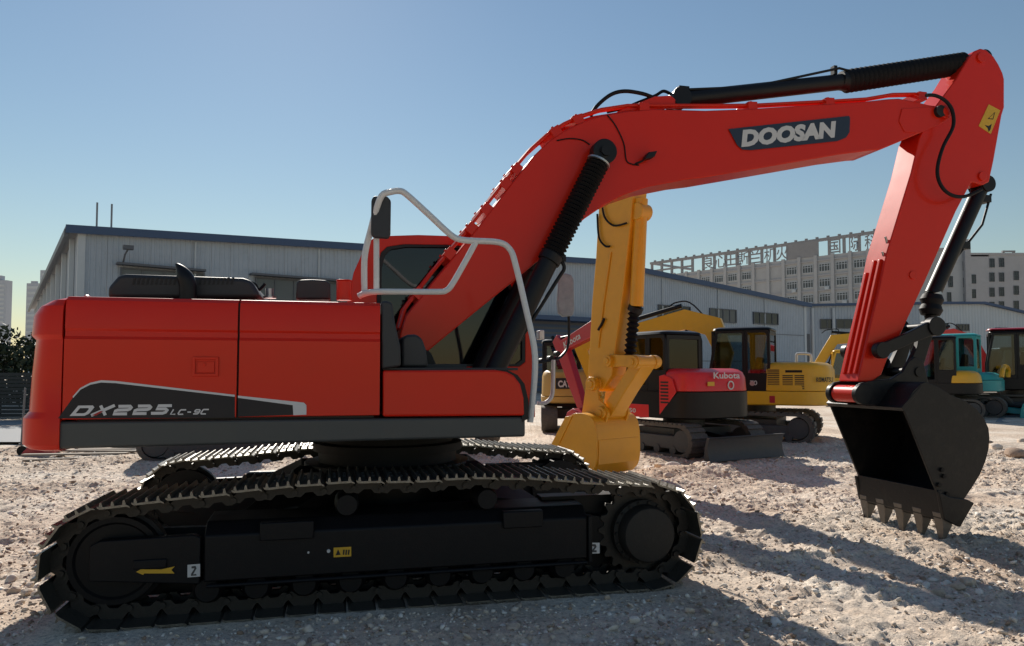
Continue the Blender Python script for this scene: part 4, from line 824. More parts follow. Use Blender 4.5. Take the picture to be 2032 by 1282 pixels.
# ---- boom lift cylinders
for s in (-1, 1):
    ly = s * 0.33
    f0 = L(962, 776, -0.33); f1 = L(1092, 512, -0.33); f2 = L(1197, 303, -0.33)
    b = B(); b.cyl((f0[0], ly, f0[1]), (f1[0], ly, f1[1]), 0.088, n=24); b.cyl((f1[0] - 0.02, ly, f1[1] - 0.035), (f1[0] + 0.02, ly, f1[1] + 0.035), 0.105, n=24)
    b.tube(smoothpath([(f1[0] + 0.10, ly, f1[1] - 0.02), (f1[0] + 0.13, ly, f1[1] - 0.09), (f1[0] + 0.05, ly, f1[1] - 0.22), (f0[0] + 0.22, ly, f0[1] + 0.3), (f0[0] + 0.1, ly, f0[1] + 0.1)], 5), 0.018, 8)
    b.box(f1[0] + 0.05, f1[0] + 0.14, ly - 0.03, ly + 0.03, f1[1] - 0.03, f1[1] + 0.03)
    bc = b.build('boom_cylinder', BLACK, EX, bevel=0.004)
    b = B(); bellows(b, (f1[0] + 0.01, ly, f1[1] + 0.02), (f1[0] + (f2[0] - f1[0]) * 0.93, ly, f1[1] + (f2[1] - f1[1]) * 0.93), 0.083, 0.108, 26); b.build('cylinder_gaiter', RUBBER, bc)
    q = (f1[0] + (f2[0] - f1[0]) * 0.9, f1[1] + (f2[1] - f1[1]) * 0.9); q2 = (f1[0] + (f2[0] - f1[0]) * 0.915, f1[1] + (f2[1] - f1[1]) * 0.915)
    b = B(); b.cyl((q[0], ly, q[1]), (q2[0], ly, q2[1]), 0.112, n=20); b.build('gaiter_clamp', PLATEM, bc)
    b = B(); b.cyl((f2[0], ly - 0.06, f2[1]), (f2[0], ly + 0.06, f2[1]), 0.115, n=28); b.cyl((f1[0] + (f2[0] - f1[0]) * 0.86, ly, f1[1] + (f2[1] - f1[1]) * 0.86), (f2[0], ly, f2[1]), 0.07, n=16); b.build('rod_eye', BLACK, bc, bevel=0.008)
b = B(); f2 = L(1197, 303, -0.33); b.cyl((f2[0], -0.42, f2[1]), (f2[0], 0.42, f2[1]), 0.05, n=20); b.build('cylinder_pin', BLACK, EX)
# ---- arm cylinder on top of the boom
p0 = L(1345, 199, 0); p1 = L(1676, 162, 0); p2 = L(1912, 126, 0); p3 = L(1942, 120, 0)
V = lambda p, y=0: (p[0], y, p[1])
b = B(); b.cyl(V(p0), V(p1), 0.083, n=24); b.cyl((p1[0] - 0.06, 0, p1[1] + 0.004), (p1[0] + 0.03, 0, p1[1]), 0.098, n=24)
b.tube([(p0[0] + 0.1, -0.05, p0[1] + 0.10), (p0[0] + 0.8, -0.05, p0[1] + 0.19), (p1[0] - 0.1, -0.05, p1[1] + 0.115), (p1[0], -0.05, p1[1] + 0.10)], 0.014, 8)
b.box(p0[0] - 0.01, p0[0] + 0.10, -0.06, 0.06, p0[1] + 0.06, p0[1] + 0.13); b.cyl((p0[0], -0.11, p0[1]), (p0[0], 0.11, p0[1]), 0.10, n=20)
ac = b.build('arm_cylinder', BLACK, EX, bevel=0.004)
b = B(); x, z = L(1655, 143, 0); b.box(x - 0.02, x + 0.02, -0.03, 0.03, z - 0.03, z + 0.06); b.build('hose_fitting', BLACK, ac)
b = B(); bellows(b, V(p1), V(p2), 0.098, 0.124, 27); b.build('cylinder_gaiter', RUBBER, ac)
b = B(); b.cyl(V(p2), V(p3), 0.055, n=16); b.cyl((p3[0], -0.1, p3[1]), (p3[0], 0.1, p3[1]), 0.085, n=24); b.build('rod_eye', BLACK, ac)
# ---- arm
AW = 0.15
arm = PX([(1703, 757), (1705, 746), (1727, 648), (1745, 573), (1760, 500), (1808, 343), (1824, 275), (1846, 225), (1873, 189), (1897, 157), (1923, 114), (1934, 101), (1946, 96), (1957, 99), (1972, 112), (1982, 128), (1990, 145), (1993, 157), (1993, 213), (1988, 229), (1972, 319), (1963, 361), (1951, 367), (1928, 361), (1897, 420), (1835, 560), (1809, 616), (1786, 666), (1764, 705), (1749, 744), (1730, 757)], -AW)
b = B(); b.prism(arm, -AW, AW); am = b.build('arm', RED, EX, bevel=0.01, angle=22)
p0 = L(1757, 512, -AW); p1 = L(1706, 742, -AW); d = Vector((p1[0] - p0[0], p1[1] - p0[1])); n_ = Vector((d.y, -d.x)).normalized()
if n_.x > 0: n_ = -n_
for y in (-0.085, 0.0, 0.085):
    st = 0.0 if y < 0.04 else 0.1
    a0 = Vector(p0) + d * st; a1 = Vector(p1); b = B()
    b.prism([(a0.x - n_.x * 0.01, a0.y - n_.y * 0.01), (a0.x + n_.x * 0.022 + d.x * 0.01, a0.y + n_.y * 0.022 + d.y * 0.01), (a1.x + n_.x * 0.022, a1.y + n_.y * 0.022), (a1.x - n_.x * 0.01, a1.y - n_.y * 0.01)], y - 0.017, y + 0.017); b.build('arm_rib', RED, am, bevel=0.005)
for (u, v) in ((1757, 500), (1763, 470)):
    x, z = L(u, v, -0.10); b = B(); b.tube([(x - 0.005, -0.10, z - 0.12), (x - 0.03, -0.10, z - 0.02), (x - 0.04, -0.10, z)], 0.012, 8); b.build('grease_line', PLATEM, am)
bp = L(1684, 781, 0.0)
b = B(); b.cyl((bp[0], -0.165, bp[1]), (bp[0], 0.165, bp[1]), 0.088, n=28); b.build('arm_boss', RED, am, bevel=0.008)
tp = L(1946, 115, -AW); b = B(); b.cyl((tp[0], -AW - 0.02, tp[1]), (tp[0], AW + 0.02, tp[1]), 0.055, n=20); b.build('arm_pin', RED, am, bevel=0.004)
tp = L(1948, 350, -AW); b = B(); b.cyl((tp[0], -AW - 0.02, tp[1]), (tp[0], AW + 0.02, tp[1]), 0.05, n=20); b.build('arm_pin', RED, am, bevel=0.004)
tp = L(1866, 511, -AW); b = B(); tp = L(1811, 546, -AW); b.cyl((tp[0], -AW - 0.012, tp[1]), (tp[0], -AW + 0.01, tp[1]), 0.045, n=20); b.build('grease_plug', RED, am, bevel=0.004)
q = PX([(1962, 207), (1985, 219), (1966, 266), (1942, 250)], -AW - 0.004); b = B(); b.prism(q, -AW - 0.004, -AW - 0.0025); wl_ = b.build('warning_label', LABELY, am)
tri = PX([(1960, 236), (1975, 222), (1971, 237)], -AW - 0.006); b = B(); b.ring(tri, [(x + (sum(t[0] for t in tri) / 3 - x) * 0.3, z + (sum(t[1] for t in tri) / 3 - z) * 0.3) for x, z in tri], -AW - 0.0055, -AW - 0.0045); b.build('warning_triangle', INK, wl_)
for pts in ([(1954, 248), (1962, 250), (1968, 246), (1966, 256), (1962, 262), (1960, 254)],):
    b = B(); b.prism(PX(pts, -AW - 0.0055), -AW - 0.0055, -AW - 0.0045); b.build('warning_figure', INK, wl_)
# ---- bucket cylinder and linkage
p0 = L(1948, 368, 0); p1 = L(1850, 585, 0); p2 = L(1846, 625, 0); p3 = L(1851, 648, 0)
b = B(); b.cyl(V(p0), V(p1), 0.082, n=24); b.cyl((p0[0], -0.1, p0[1]), (p0[0], 0.1, p0[1]), 0.09, n=20); b.tube([(p0[0] + 0.08, -0.04, p0[1] - 0.1), (p0[0] - 0.05, -0.04, p0[1] - 0.45), (p1[0] + 0.14, -0.04, p1[1] + 0.25), (p1[0] + 0.10, -0.04, p1[1] + 0.06)], 0.014, 8)
for t in (0.12, 0.55): q = Vector(V(p0)).lerp(Vector(V(p1)), t); b.box(q.x + 0.03, q.x + 0.15, -0.06, 0.06, q.z - 0.05, q.z + 0.03)
bk = b.build('bucket_cylinder', BLACK, EX, bevel=0.004)
b = B(); bellows(b, V(p1), V(p2), 0.095, 0.118, 2); b.build('cylinder_gaiter', RUBBER, bk)
b = B(); b.cyl((p1[0] - 0.005, 0, p1[1] + 0.02), (p1[0] + 0.003, 0, p1[1] - 0.01), 0.092, n=20); b.build('gaiter_clamp', PLATEM, bk)
b = B(); b.cyl(V(p2), V(p3), 0.06, n=16); b.cyl((p3[0], -0.09, p3[1]), (p3[0], 0.09, p3[1]), 0.085, n=20); b.build('rod_eye', BLACK, bk)
g0 = L(1748, 695, -0.24); g1 = L(1854, 648, -0.24)
for s in (-1, 1):
    b = B(); y0, y1 = sorted((s * 0.215, s * 0.265))
    d = Vector((g1[0] - g0[0], g1[1] - g0[1])); m_ = [(g0[0] + d.x * t, g0[1] + d.y * t) for t in (0, 0.15, 0.5, 0.85, 1)]
    b.prism(ribbon(m_, [0.07, 0.062, 0.06, 0.07, 0.08]), y0, y1); b.cyl((g0[0], y0 - 0.015, g0[1]), (g0[0], y1 + 0.015, g0[1]), 0.085, n=24); b.cyl((g1[0], y0 - 0.02, g1[1]), (g1[0], y1 + 0.02, g1[1]), 0.10, n=24)
    b.build('tilt_lever', BLACK, EX, bevel=0.006)
b = B(); b.cyl((g1[0], -0.22, g1[1]), (g1[0], 0.22, g1[1]), 0.045, n=16); b.cyl((g0[0], -0.22, g0[1]), (g0[0], 0.22, g0[1]), 0.04, n=16); b.build('link_pin', BLACK, EX)
e1 = L(1812, 738, -0.15)
for s in (-1, 1):
    b = B(); y0, y1 = sorted((s * 0.10, s * 0.16)); b.prism(ribbon([(g1[0], g1[1]), ((g1[0] + e1[0]) / 2 + 0.02, (g1[1] + e1[1]) / 2), e1], [0.085, 0.07, 0.09]), y0, y1); b.build('bucket_link', BLACK, EX, bevel=0.006)
b = B(); b.cyl((e1[0], -0.24, e1[1]), (e1[0], 0.24, e1[1]), 0.05, n=16); b.build('link_pin', BLACK, EX)
# ---- bucket
KW = 0.56
side = [(1793, 810), (1812, 776), (1828, 761), (1838, 758), (1862, 768), (1888, 784), (1915, 795), (1938, 811), (1953, 830), (1962, 850), (1964, 870), (1962, 892), (1956, 915), (1945, 942), (1930, 966), (1914, 990), (1898, 1008), (1868, 1016), (1860, 976), (1852, 959), (1822, 882)]
sp = PX(side, -KW)
for s in (-1, 1):
    b = B(); y0, y1 = sorted((s * KW, s * (KW - 0.025))); b.prism(sp, y0, y1)
    o_ = b.build('bucket_side', BUCKETM, EX, bevel=0.004)
    if s < 0: bside = o_
shell = sp[0:18]
inn = []
cx = sum(p[0] for p in sp) / len(sp); cz = sum(p[1] for p in sp) / len(sp)
for i, (x, z) in enumerate(shell): d = Vector((cx - x, cz - z)); d.normalize(); inn.append((x + d.x * 0.022, z + d.y * 0.022))
b = B(); b.prism(shell + inn[::-1], -KW + 0.024, KW - 0.024); bsh = b.build('bucket_shell', BUCKETM, EX, angle=30)
l0 = L(1862, 985, -KW); l1 = L(1868, 1030, -KW)
b = B(); b.prism([(l0[0] - 0.015, l0[1] + 0.06), (l0[0] + 0.03, l0[1] + 0.06), (l1[0] + 0.09, l1[1] - 0.01), (l1[0] + 0.02, l1[1] - 0.03), (l1[0] - 0.01, l1[1])], -KW - 0.01, KW + 0.01); b.build('cutting_edge', BUCKETM, EX, bevel=0.006)
for s in (-1, 1):                                         # side cutters
    q = PX([(1858, 975), (1880, 985), (1914, 990), (1928, 997), (1900, 1045), (1868, 1030)], -KW - 0.01); b = B(); y0, y1 = sorted((s * (KW + 0.002), s * (KW + 0.045))); b.prism(q, y0, y1); b.build('side_cutter', BUCKETM, EX, bevel=0.008)
for i, (u, v) in enumerate(((1862, 962), (1878, 980), (1872, 945), (1890, 992), (1868, 932))):
    x, z = L(u, v, -KW - 0.002); b = B(); b.cyl((x, -KW - 0.022, z), (x, -KW - 0.001, z), 0.022, n=8); b.build('cutter_bolt', RUBBER, EX)
for i in range(5):
    y = -KW + 0.035 + i * (2 * KW - 0.07) / 4
    x, z = l1; b = B()
    b.loft([[(x - 0.02, y - 0.06, z + 0.06), (x - 0.02, y + 0.06, z + 0.06), (x + 0.12, y + 0.06, z + 0.05), (x + 0.12, y - 0.06, z + 0.05)],
            [(x + 0.0, y - 0.055, z - 0.05), (x + 0.0, y + 0.055, z - 0.05), (x + 0.105, y + 0.055, z - 0.07), (x + 0.105, y - 0.055, z - 0.07)],
            [(x + 0.015, y - 0.035, z - 0.17), (x + 0.015, y + 0.035, z - 0.17), (x + 0.06, y + 0.035, z - 0.18), (x + 0.06, y - 0.035, z - 0.18)],
            [(x + 0.018, y - 0.022, z - 0.26), (x + 0.018, y + 0.022, z - 0.26), (x + 0.03, y + 0.022, z - 0.262), (x + 0.03, y - 0.022, z - 0.262)]])
    b.build('bucket_tooth', TOOTH, EX, bevel=0.006)
ear = PX([(1697, 768), (1706, 760), (1725, 756), (1765, 752), (1788, 738), (1799, 718), (1813, 708), (1828, 716), (1834, 738), (1839, 762), (1824, 772), (1800, 806), (1760, 806), (1716, 803), (1702, 797), (1696, 786)], -0.2)
for s in (-1, 1):
    b = B(); y0, y1 = sorted((s * 0.185, s * 0.225)); b.prism(ear, y0, y1); b.cyl((bp[0], y0 - 0.012, bp[1]), (bp[0], y1 + 0.012, bp[1]), 0.105, n=24); b.build('bucket_ear', BUCKETM, EX, bevel=0.006)
topf = PX([(1793, 810), (1812, 778), (1828, 764)], -KW)
b = B(); b.prism([(topf[0][0] - 0.03, topf[0][1] + 0.005), (topf[0][0] + 0.0, topf[0][1] - 0.03), (topf[2][0], topf[2][1] - 0.03), (topf[2][0], topf[2][1] + 0.002)], -KW - 0.004, KW + 0.004); b.build('bucket_top_plate', BUCKETM, EX, bevel=0.004)
# ---- marks on the near track frame
FY = -1.395
def label_on(name, pts, m, ly, parent=EX, th=0.0015, lab=None):
    b = B(); b.prism(PX(pts, ly), ly, ly + th); return b.build(name, m, parent, label=lab)
w_ = label_on('sticker', [(372, 1121), (397, 1119), (397, 1144), (372, 1146)], LABELW, FY - 0.017, lab='white square sticker with a hand-drawn sign')
label_on('sticker_sign', [(380, 1124), (388, 1123), (390, 1128), (383, 1140), (389, 1139), (390, 1142), (379, 1143), (379, 1139), (386, 1128), (380, 1128)], GREYDK, FY - 0.019, w_)
w_ = label_on('sticker', [(1168, 1077), (1190, 1077), (1190, 1098), (1168, 1099)], LABELW, FY - 0.005, lab='white square sticker near the final drive')
label_on('sticker_sign', [(1175, 1080), (1182, 1080), (1184, 1085), (1179, 1092), (1184, 1092), (1184, 1096), (1174, 1096), (1175, 1092), (1180, 1085), (1175, 1084)], GREYDK, FY - 0.007, w_)
w_ = label_on('warning_label', [(662, 1087), (697, 1085), (697, 1104), (662, 1106)], LABELY, FY - 0.005, lab='small yellow warning label on the black track frame')
label_on('warning_figure', [(666, 1102), (671, 1090), (676, 1101)], INK, FY - 0.007, w_)
for k in range(3): label_on('warning_figure', [(680 + k * 5, 1101), (683 + k * 5, 1101), (684 + k * 5, 1091), (681 + k * 5, 1091)], INK, FY - 0.007, w_)
label_on('arrow_mark', [(270, 1135), (284, 1127), (286, 1130), (320, 1130), (347, 1124), (340, 1131), (346, 1138), (318, 1138), (286, 1138), (284, 1141)], LABELY, -1.417, lab='yellow arrow mark on the idler fork')
for u, v in ((652, 1093), (612, 1096)):
    x, z = L(u, v, FY); b = B(); b.cyl((x, FY - 0.012, z), (x, FY, z), 0.012 if u > 640 else 0.007, n=12); b.build('grease_fitting', LABELW, EX)

# ================================================================== the other machines
def loop_pts(l, h, n=10):
    r = h / 2; c = l / 2 - r; pts = []
    for k in range(n + 1): a = R(-90 + 180 * k / n); pts.append((c + r * math.cos(a), r + r * math.sin(a)))
    for k in range(n + 1): a = R(90 + 180 * k / n); pts.append((-c + r * math.cos(a), r + r * math.sin(a)))
    return pts
def frame_box(b, x, y0, y1, z0, z1, t, d, zs):
    """frame across the machine, at x, window between zs and top"""
    b.ring([(y0, z0), (y1, z0), (y1, z1), (y0, z1)], [(y0 + t, zs), (y1 - t, zs), (y1 - t, z1 - t * 1.3), (y0 + t, z1 - t * 1.3)], 0, d)
    return b
def mini(name, label, loc, head, body, lower, cabm, boomm, k=1.0, uc=180, blade=True, cab_z=2.45, tail=-1.15, cover_z=1.60, low_z=(0.76, 1.10), boom=None, arm=None, bucket=True, shoes=True, front=0.95, wid=0.97, track=(2.45, 0.62, 0.40), extra=None, cyl=BLACK, blade_m=GREYDK, canopy=False, cabx=(-0.50, 0.80)):
    T = thing(name, label, 'excavator', loc, head); T.scale = (k, k, k)
    s = 1 if uc == 0 else -1                                     # blade side
    tl, th, tw = track; gy_ = wid - tw / 2
    for sd_ in (-1, 1):
        pts = loop_pts(tl, th); inn_ = [(x * 0.93, th / 2 + (z - th / 2) * 0.82) for x, z in pts]
        b = B(); b.ring(pts, inn_, sd_ * gy_ - tw / 2, sd_ * gy_ + tw / 2); tr_ = b.build('crawler_track', TRACKR, T, angle=50)
        nsh = 44 if shoes else 0
        if shoes:
            A, D, pit = resample(pts, nsh); sb = B(); sb.box(-pit * 0.36, pit * 0.36, -tw / 2 - 0.008, tw / 2 + 0.008, 0, 0.028); sm = sb.mesh('shoe', TRACKR, smooth=False)
            for (x, z), (dx, dz) in zip(A, D):
                a = math.atan2(dz, dx); ex = Vector((math.cos(a), 0, math.sin(a))); ez = Vector((math.sin(a), 0, -math.cos(a))); ey = ez.cross(ex)
                link('shoe', sm, tr_, Matrix(((ex.x, ey.x, ez.x, x), (ex.y, ey.y, ez.y, sd_ * gy_), (ex.z, ey.z, ez.z, z), (0, 0, 0, 1))))
        b = B(); y0, y1 = sd_ * gy_ - tw * 0.36, sd_ * gy_ + tw * 0.36
        b.prism([(-tl / 2 + 0.5, 0.14), (tl / 2 - 0.5, 0.14), (tl / 2 - 0.42, 0.40), (-tl / 2 + 0.42, 0.40)], y0, y1); b.build('track_frame', GREYDK, T, bevel=0.02)
        for x in (-tl / 2 + th / 2, tl / 2 - th / 2):
            b = B(); b.loft([[(x + r_ * math.cos(R(j * 20)), sd_ * gy_ + y, th / 2 + r_ * math.sin(R(j * 20))) for j in range(18)] for y, r_ in ((-tw * 0.4, 0.05), (-tw * 0.4, th * 0.34), (0, th * 0.38), (tw * 0.4, th * 0.34), (tw * 0.42, 0.05))]); b.build('track_wheel', GREYDK, T)
        for j in range(4):
            x = -tl / 2 + 0.55 + j * (tl - 1.1) / 3; b = B(); b.cyl((x, y0 - 0.02, 0.13), (x, y1 + 0.02, 0.13), 0.085, n=12); b.build('track_roller', GREYDK, T)
    b = B(); b.box(-0.55, 0.55, -gy_, gy_, 0.28, 0.52); b.cyl((0, 0, 0.5), (0, 0, low_z[0] + 0.02), 0.42, n=24); b.build('car_body', GREYDK, T)
    if blade:
        xb_ = s * (tl / 2 + 0.42); b = B()
        pr = [(xb_ - s * 0.10, 0.02), (xb_ + s * 0.05, 0.0), (xb_ + s * 0.01, 0.12), (xb_ - s * 0.01, 0.25), (xb_ + s * 0.03, 0.40), (xb_ + s * 0.07, 0.44), (xb_ - s * 0.02, 0.44), (xb_ - s * 0.08, 0.25)]
        b.prism(pr, -wid - 0.02, wid + 0.02); bl = b.build('dozer_blade', blade_m, T, bevel=0.008)
        for y in (-0.38, 0.38):
            b = B(); b.prism([(s * 0.35, 0.22), (xb_ - s * 0.06, 0.10), (xb_ - s * 0.06, 0.24), (s * 0.35, 0.38)], y - 0.05, y + 0.05); b.build('blade_arm', blade_m, T)
        b = B(); b.cyl((s * 0.5, 0, 0.42), (xb_ - s * 0.1, 0, 0.30), 0.045, n=12); b.build('blade_cylinder', cyl, T)
    # house
    pl = plan(tail, front, -wid, wid, min(0.62, -tail * 0.6), 0.12)
    b = B(); loft_plan(b, pl, [(low_z[0], 0.05), (low_z[0] + 0.03, 0.0), (low_z[1], 0.0), (low_z[1] + 0.004, 0.01)]); b.build('house_base', lower, T, angle=30)
    pc = plan(tail + 0.01, -0.34, -wid + 0.01, wid - 0.01, min(0.62, -tail * 0.6), 0.06)
    zc0 = low_z[1] + 0.012
    b = B(); loft_plan(b, pc, [(zc0, 0.012), (zc0 + 0.01, 0.0), (cover_z - 0.18, 0.015), (cover_z - 0.08, 0.05), (cover_z - 0.02, 0.12), (cover_z, 0.22)]); ec = b.build('engine_cover', body, T, angle=32)
    pr_ = plan(-0.34, front - 0.08, -wid + 0.02, -0.30, 0.04, 0.10)     # right-hand tank box
    b = B(); loft_plan(b, pr_, [(zc0, 0.0), (cover_z - 0.32, 0.0), (cover_z - 0.25, 0.05)]); b.build('tank_cover', body, T, angle=32)
    # cab on the left
    x0, x1 = cabx; y0, y1 = -0.06, wid - 0.03; z0, z1 = low_z[1] - 0.28, cab_z; t = 0.065; xm = x0 + (x1 - x0) * 0.40; zs = low_z[1] + 0.42
    first = None
    for ya in (y1 - 0.05, y0):
        b = B(); ztop_ = z1 - 0.05
        b.ring([(xm + 0.003, z0), (x1, z0), (x1, z0 + 0.75), (x1 - 0.16, ztop_), (xm + 0.003, ztop_)], [(xm + t, zs - 0.30), (x1 - t, zs - 0.30), (x1 - t, z0 + 0.8), (x1 - 0.16 - t, ztop_ - t), (xm + t, ztop_ - t)], ya, ya + 0.05); dr = b.build('door', cabm, T, bevel=0.008)
        if not canopy: b = B(); b.prism([(xm + t, zs - 0.30), (x1 - t, zs - 0.30), (x1 - t, z0 + 0.8), (x1 - 0.16 - t, ztop_ - t), (xm + t, ztop_ - t)], ya + 0.02, ya + 0.025); b.build('pane', GLASS, dr, smooth=False)
        b = B(); b.ring([(x0, z0), (xm, z0), (xm, ztop_), (x0 + 0.04, ztop_), (x0, ztop_ - 0.12)], [(x0 + t, zs), (xm - t, zs), (xm - t, ztop_ - t), (x0 + t + 0.05, ztop_ - t), (x0 + t, ztop_ - 0.14)], ya + 0.002, ya + 0.048); q_ = b.build('cab_side', cabm, T, bevel=0.008)
        b = B(); b.prism([(x0 + t, zs), (xm - t, zs), (xm - t, ztop_ - t), (x0 + t, ztop_ - t)], ya + 0.02, ya + 0.025); b.build('pane', GLASS, q_, smooth=False)
    for x, zz in ((x0 - 0.002, zs - 0.06), (x1 - 0.11, zs - 0.25)):
        b = B(); frame_box(b, x, y0 + 0.051, y1 - 0.051, z0, z1 - 0.06, t, 0.05, zz); b.xf(lambda X, Y, Z: (x + Y, X, Z)); q_ = b.build('cab_end', cabm, T, bevel=0.006)
        b = B(); b.box(x + 0.02, x + 0.025, y0 + 0.05 + t * 0.8, y1 - 0.05 - t * 0.8, zz - 0.01, z1 - 0.06 - t); b.build('pane', GLASS, q_, smooth=False)
    b = B(); pl2 = plan(x0 - 0.03, x1 - 0.08, y0 - 0.02, y1 + 0.02, 0.16, 0.16); loft_plan(b, pl2, [(z1 - 0.055, 0.03), (z1 - 0.04, 0.0), (z1, 0.02), (z1 + 0.03, 0.10)]); b.build('cab_roof', cabm, T, angle=32)
    b = B(); b.prism([(-0.12, zs - 0.35), (0.35, zs - 0.35), (0.35, zs - 0.22), (0.02, zs - 0.2), (-0.08, zs + 0.38), (-0.2, zs + 0.38), (-0.18, zs - 0.1)], 0.22, 0.70); b.build('seat', RUBBER, T, bevel=0.03)
    b = B(); b.tube(smoothpath([(x0 + 0.02, y1 - 0.25, zs - 0.02), (x0 + 0.3, y1 - 0.3, zs + 0.1)], 3), 0.015, 6); b.build('lever', BLACK, T)
    # boom, arm, bucket
    if boom:
        b = B(); b.prism(ribbon([p[:2] for p in boom], [p[2] for p in boom]), -0.11, 0.11); bm_ = b.build('boom', boomm, T, bevel=0.012, angle=25)
        b = B(); b.prism([(front - 0.15, 0.70), (front + 0.25, 0.62), (boom[0][0] + 0.12, boom[0][1] - 0.05), (boom[0][0] + 0.05, boom[0][1] + 0.14), (boom[0][0] - 0.1, boom[0][1] + 0.08)], -0.17, 0.17); b.build('boom_bracket', boomm, T, bevel=0.02)
        i = len(boom) // 2; b = B(); f0 = (front + 0.22, 0, 0.75); f1 = (boom[i][0], 0, boom[i][1] - boom[i][2]); f0v = Vector(f0); f1v = Vector(f1); b.cyl(f0, f0v.lerp(f1v, 0.6), 0.062, n=14); b.cyl(f0v.lerp(f1v, 0.6), f1, 0.032, n=10); b.build('boom_cylinder', cyl, T)
        e_ = boom[-1]; m_ = boom[i]; st = Vector((m_[0] + 0.1, 0, m_[1] + m_[2] + 0.10)); en = Vector((e_[0] + 0.28, 0, e_[1] + 0.22)); b = B(); b.cyl(st, st.lerp(en, 0.55), 0.06, n=14); b.cyl(st.lerp(en, 0.55), en, 0.032, n=10); b.build('arm_cylinder', cyl, T)
        b = B(); b.tube(smoothpath([(boom[1][0] - 0.05, -0.06, boom[1][1] + 0.2), (m_[0] - 0.2, -0.06, m_[1] + m_[2] + 0.10), (m_[0] + 0.25, -0.06, m_[1] + m_[2] + 0.2), (m_[0] + 0.5, -0.06, m_[1] + m_[2] + 0.05)], 5), 0.02, 6); b.build('hose', RUBBER, bm_)
    if arm:
        b = B(); b.prism(ribbon([p[:2] for p in arm], [p[2] for p in arm]), -0.09, 0.09); b.build('arm', boomm, T, bevel=0.012, angle=25)
        a_ = arm[-1]; b = B(); b.cyl((arm[0][0] + 0.22, 0, arm[0][1] + 0.05), (a_[0] + 0.24, 0, a_[1] + 0.55), 0.052, n=12); b.cyl((a_[0] + 0.24, 0, a_[1] + 0.55), (a_[0] + 0.26, 0, a_[1] + 0.28), 0.03, n=10); b.build('bucket_cylinder', cyl, T)
        if bucket:
            x, z = a_[0], a_[1]
            bp_ = [(x - 0.22, z + 0.02), (x + 0.06, z + 0.12), (x + 0.30, z + 0.02), (x + 0.42, z - 0.18), (x + 0.36, z - 0.42), (x + 0.12, z - 0.55), (x - 0.12, z - 0.52)]
            b = B(); b.prism(bp_, -0.33, 0.33); b.build('bucket', boomm if extra is None else extra, T, bevel=0.02)
    return T, ec
# ---- yellow excavator whose arm and bucket show behind the cab
YF = Frame(-2.557, 16.496, -50.0)
YE = thing('crawler_excavator', 'yellow crawler excavator mostly hidden behind the red one, its yellow arm and bucket upright', 'excavator', YF.o, YF.deg)
for sd_ in (-1, 1):
    pts = loop_pts(4.0, 0.85); b = B(); b.ring(pts, [(x * 0.93, 0.425 + (z - 0.425) * 0.8) for x, z in pts], sd_ * 1.1 - 0.28, sd_ * 1.1 + 0.28); b.build('crawler_track', TRACKR, YE); b = B(); b.box(-1.4, 1.4, sd_ * 1.1 - 0.2, sd_ * 1.1 + 0.2, 0.2, 0.6); b.build('track_frame', GREYDK, YE, bevel=0.03)
b = B(); b.box(-0.8, 0.8, -1, 1, 0.45, 0.8); b.cyl((0, 0, 0.8), (0, 0, 1.05), 0.6, n=24); b.build('car_body', GREYDK, YE)
b = B(); loft_plan(b, plan(-2.4, 1.5, -1.25, 1.25, 0.5, 0.1), [(1.05, 0.03), (1.08, 0), (1.28, 0)]); b.build('house_base', GREYDK, YE)
b = B(); loft_plan(b, plan(-2.4, -0.35, -1.25, 1.25, 0.5, 0.08), [(1.29, 0), (2.0, 0.01), (2.1, 0.08)]); b.build('engine_cover', YELLOW, YE)
b = B(); b.prism([(-0.3, 1.29), (1.5, 1.29), (1.5, 2.0), (1.15, 2.85), (-0.2, 2.88), (-0.3, 2.75)], 0.25, 1.2); b.build('cab', YELLOW, YE, bevel=0.05)
b = B(); b.prism([(0.0, 1.75), (1.38, 1.75), (1.38, 2.05), (1.1, 2.68), (0.0, 2.7)], 0.235, 0.248); b.build('side_window', GLASSD, YE)
b = B(); b.prism([(-0.3, 1.29), (1.3, 1.29), (1.3, 1.8), (-0.3, 1.9)], -1.2, -0.35); b.build('tank_cover', YELLOW, YE, bevel=0.04)
yl = YF.L
ap = yl(1225, 345, 0)                                     # arm/boom joint
b = B(); b.prism(ribbon([(1.2, 1.65), (2.2, 3.2), (3.3, 4.15), (4.2, 4.42), (ap[0], ap[1])], [0.2, 0.28, 0.33, 0.27, 0.16]), -0.2, 0.2); b.build('boom', YELLOW, YE, bevel=0.012)
for y in (-0.3, 0.3):
    b = B(); b.cyl((1.7, y, 1.3), (2.7, y, 2.9), 0.09, n=16); b.cyl((2.7, y, 2.9), (3.2, y, 3.7), 0.05, n=12); b.build('boom_cylinder', YELLOW, YE)
ay = -0.16
armp = [yl(*q, ay) for q in ((1193, 335), (1187, 430), (1182, 517), (1174, 607), (1170, 690), (1166, 745), (1176, 770), (1196, 772), (1214, 745), (1220, 697), (1236, 580), (1251, 444), (1260, 335), (1240, 300), (1210, 300))]
b = B(); b.prism(armp, ay, 0.16); am2 = b.build('arm', YELLOW, YE, bevel=0.012)
q = [yl(*p_, ay - 0.004) for p_ in ((1213, 500), (1198, 605), (1188, 690))]; b = B(); b.tube([(x, ay - 0.01, z) for x, z in q], 0.012, 6); b.build('grease_line', YELLOW, am2)
q = [yl(*p_, ay - 0.02) for p_ in ((1196, 405), (1202, 432), (1220, 448), (1245, 443))]; b = B(); b.tube(smoothpath([(x, ay - 0.04, z) for x, z in q], 5), 0.016, 8); b.build('hose', RUBBER, am2)
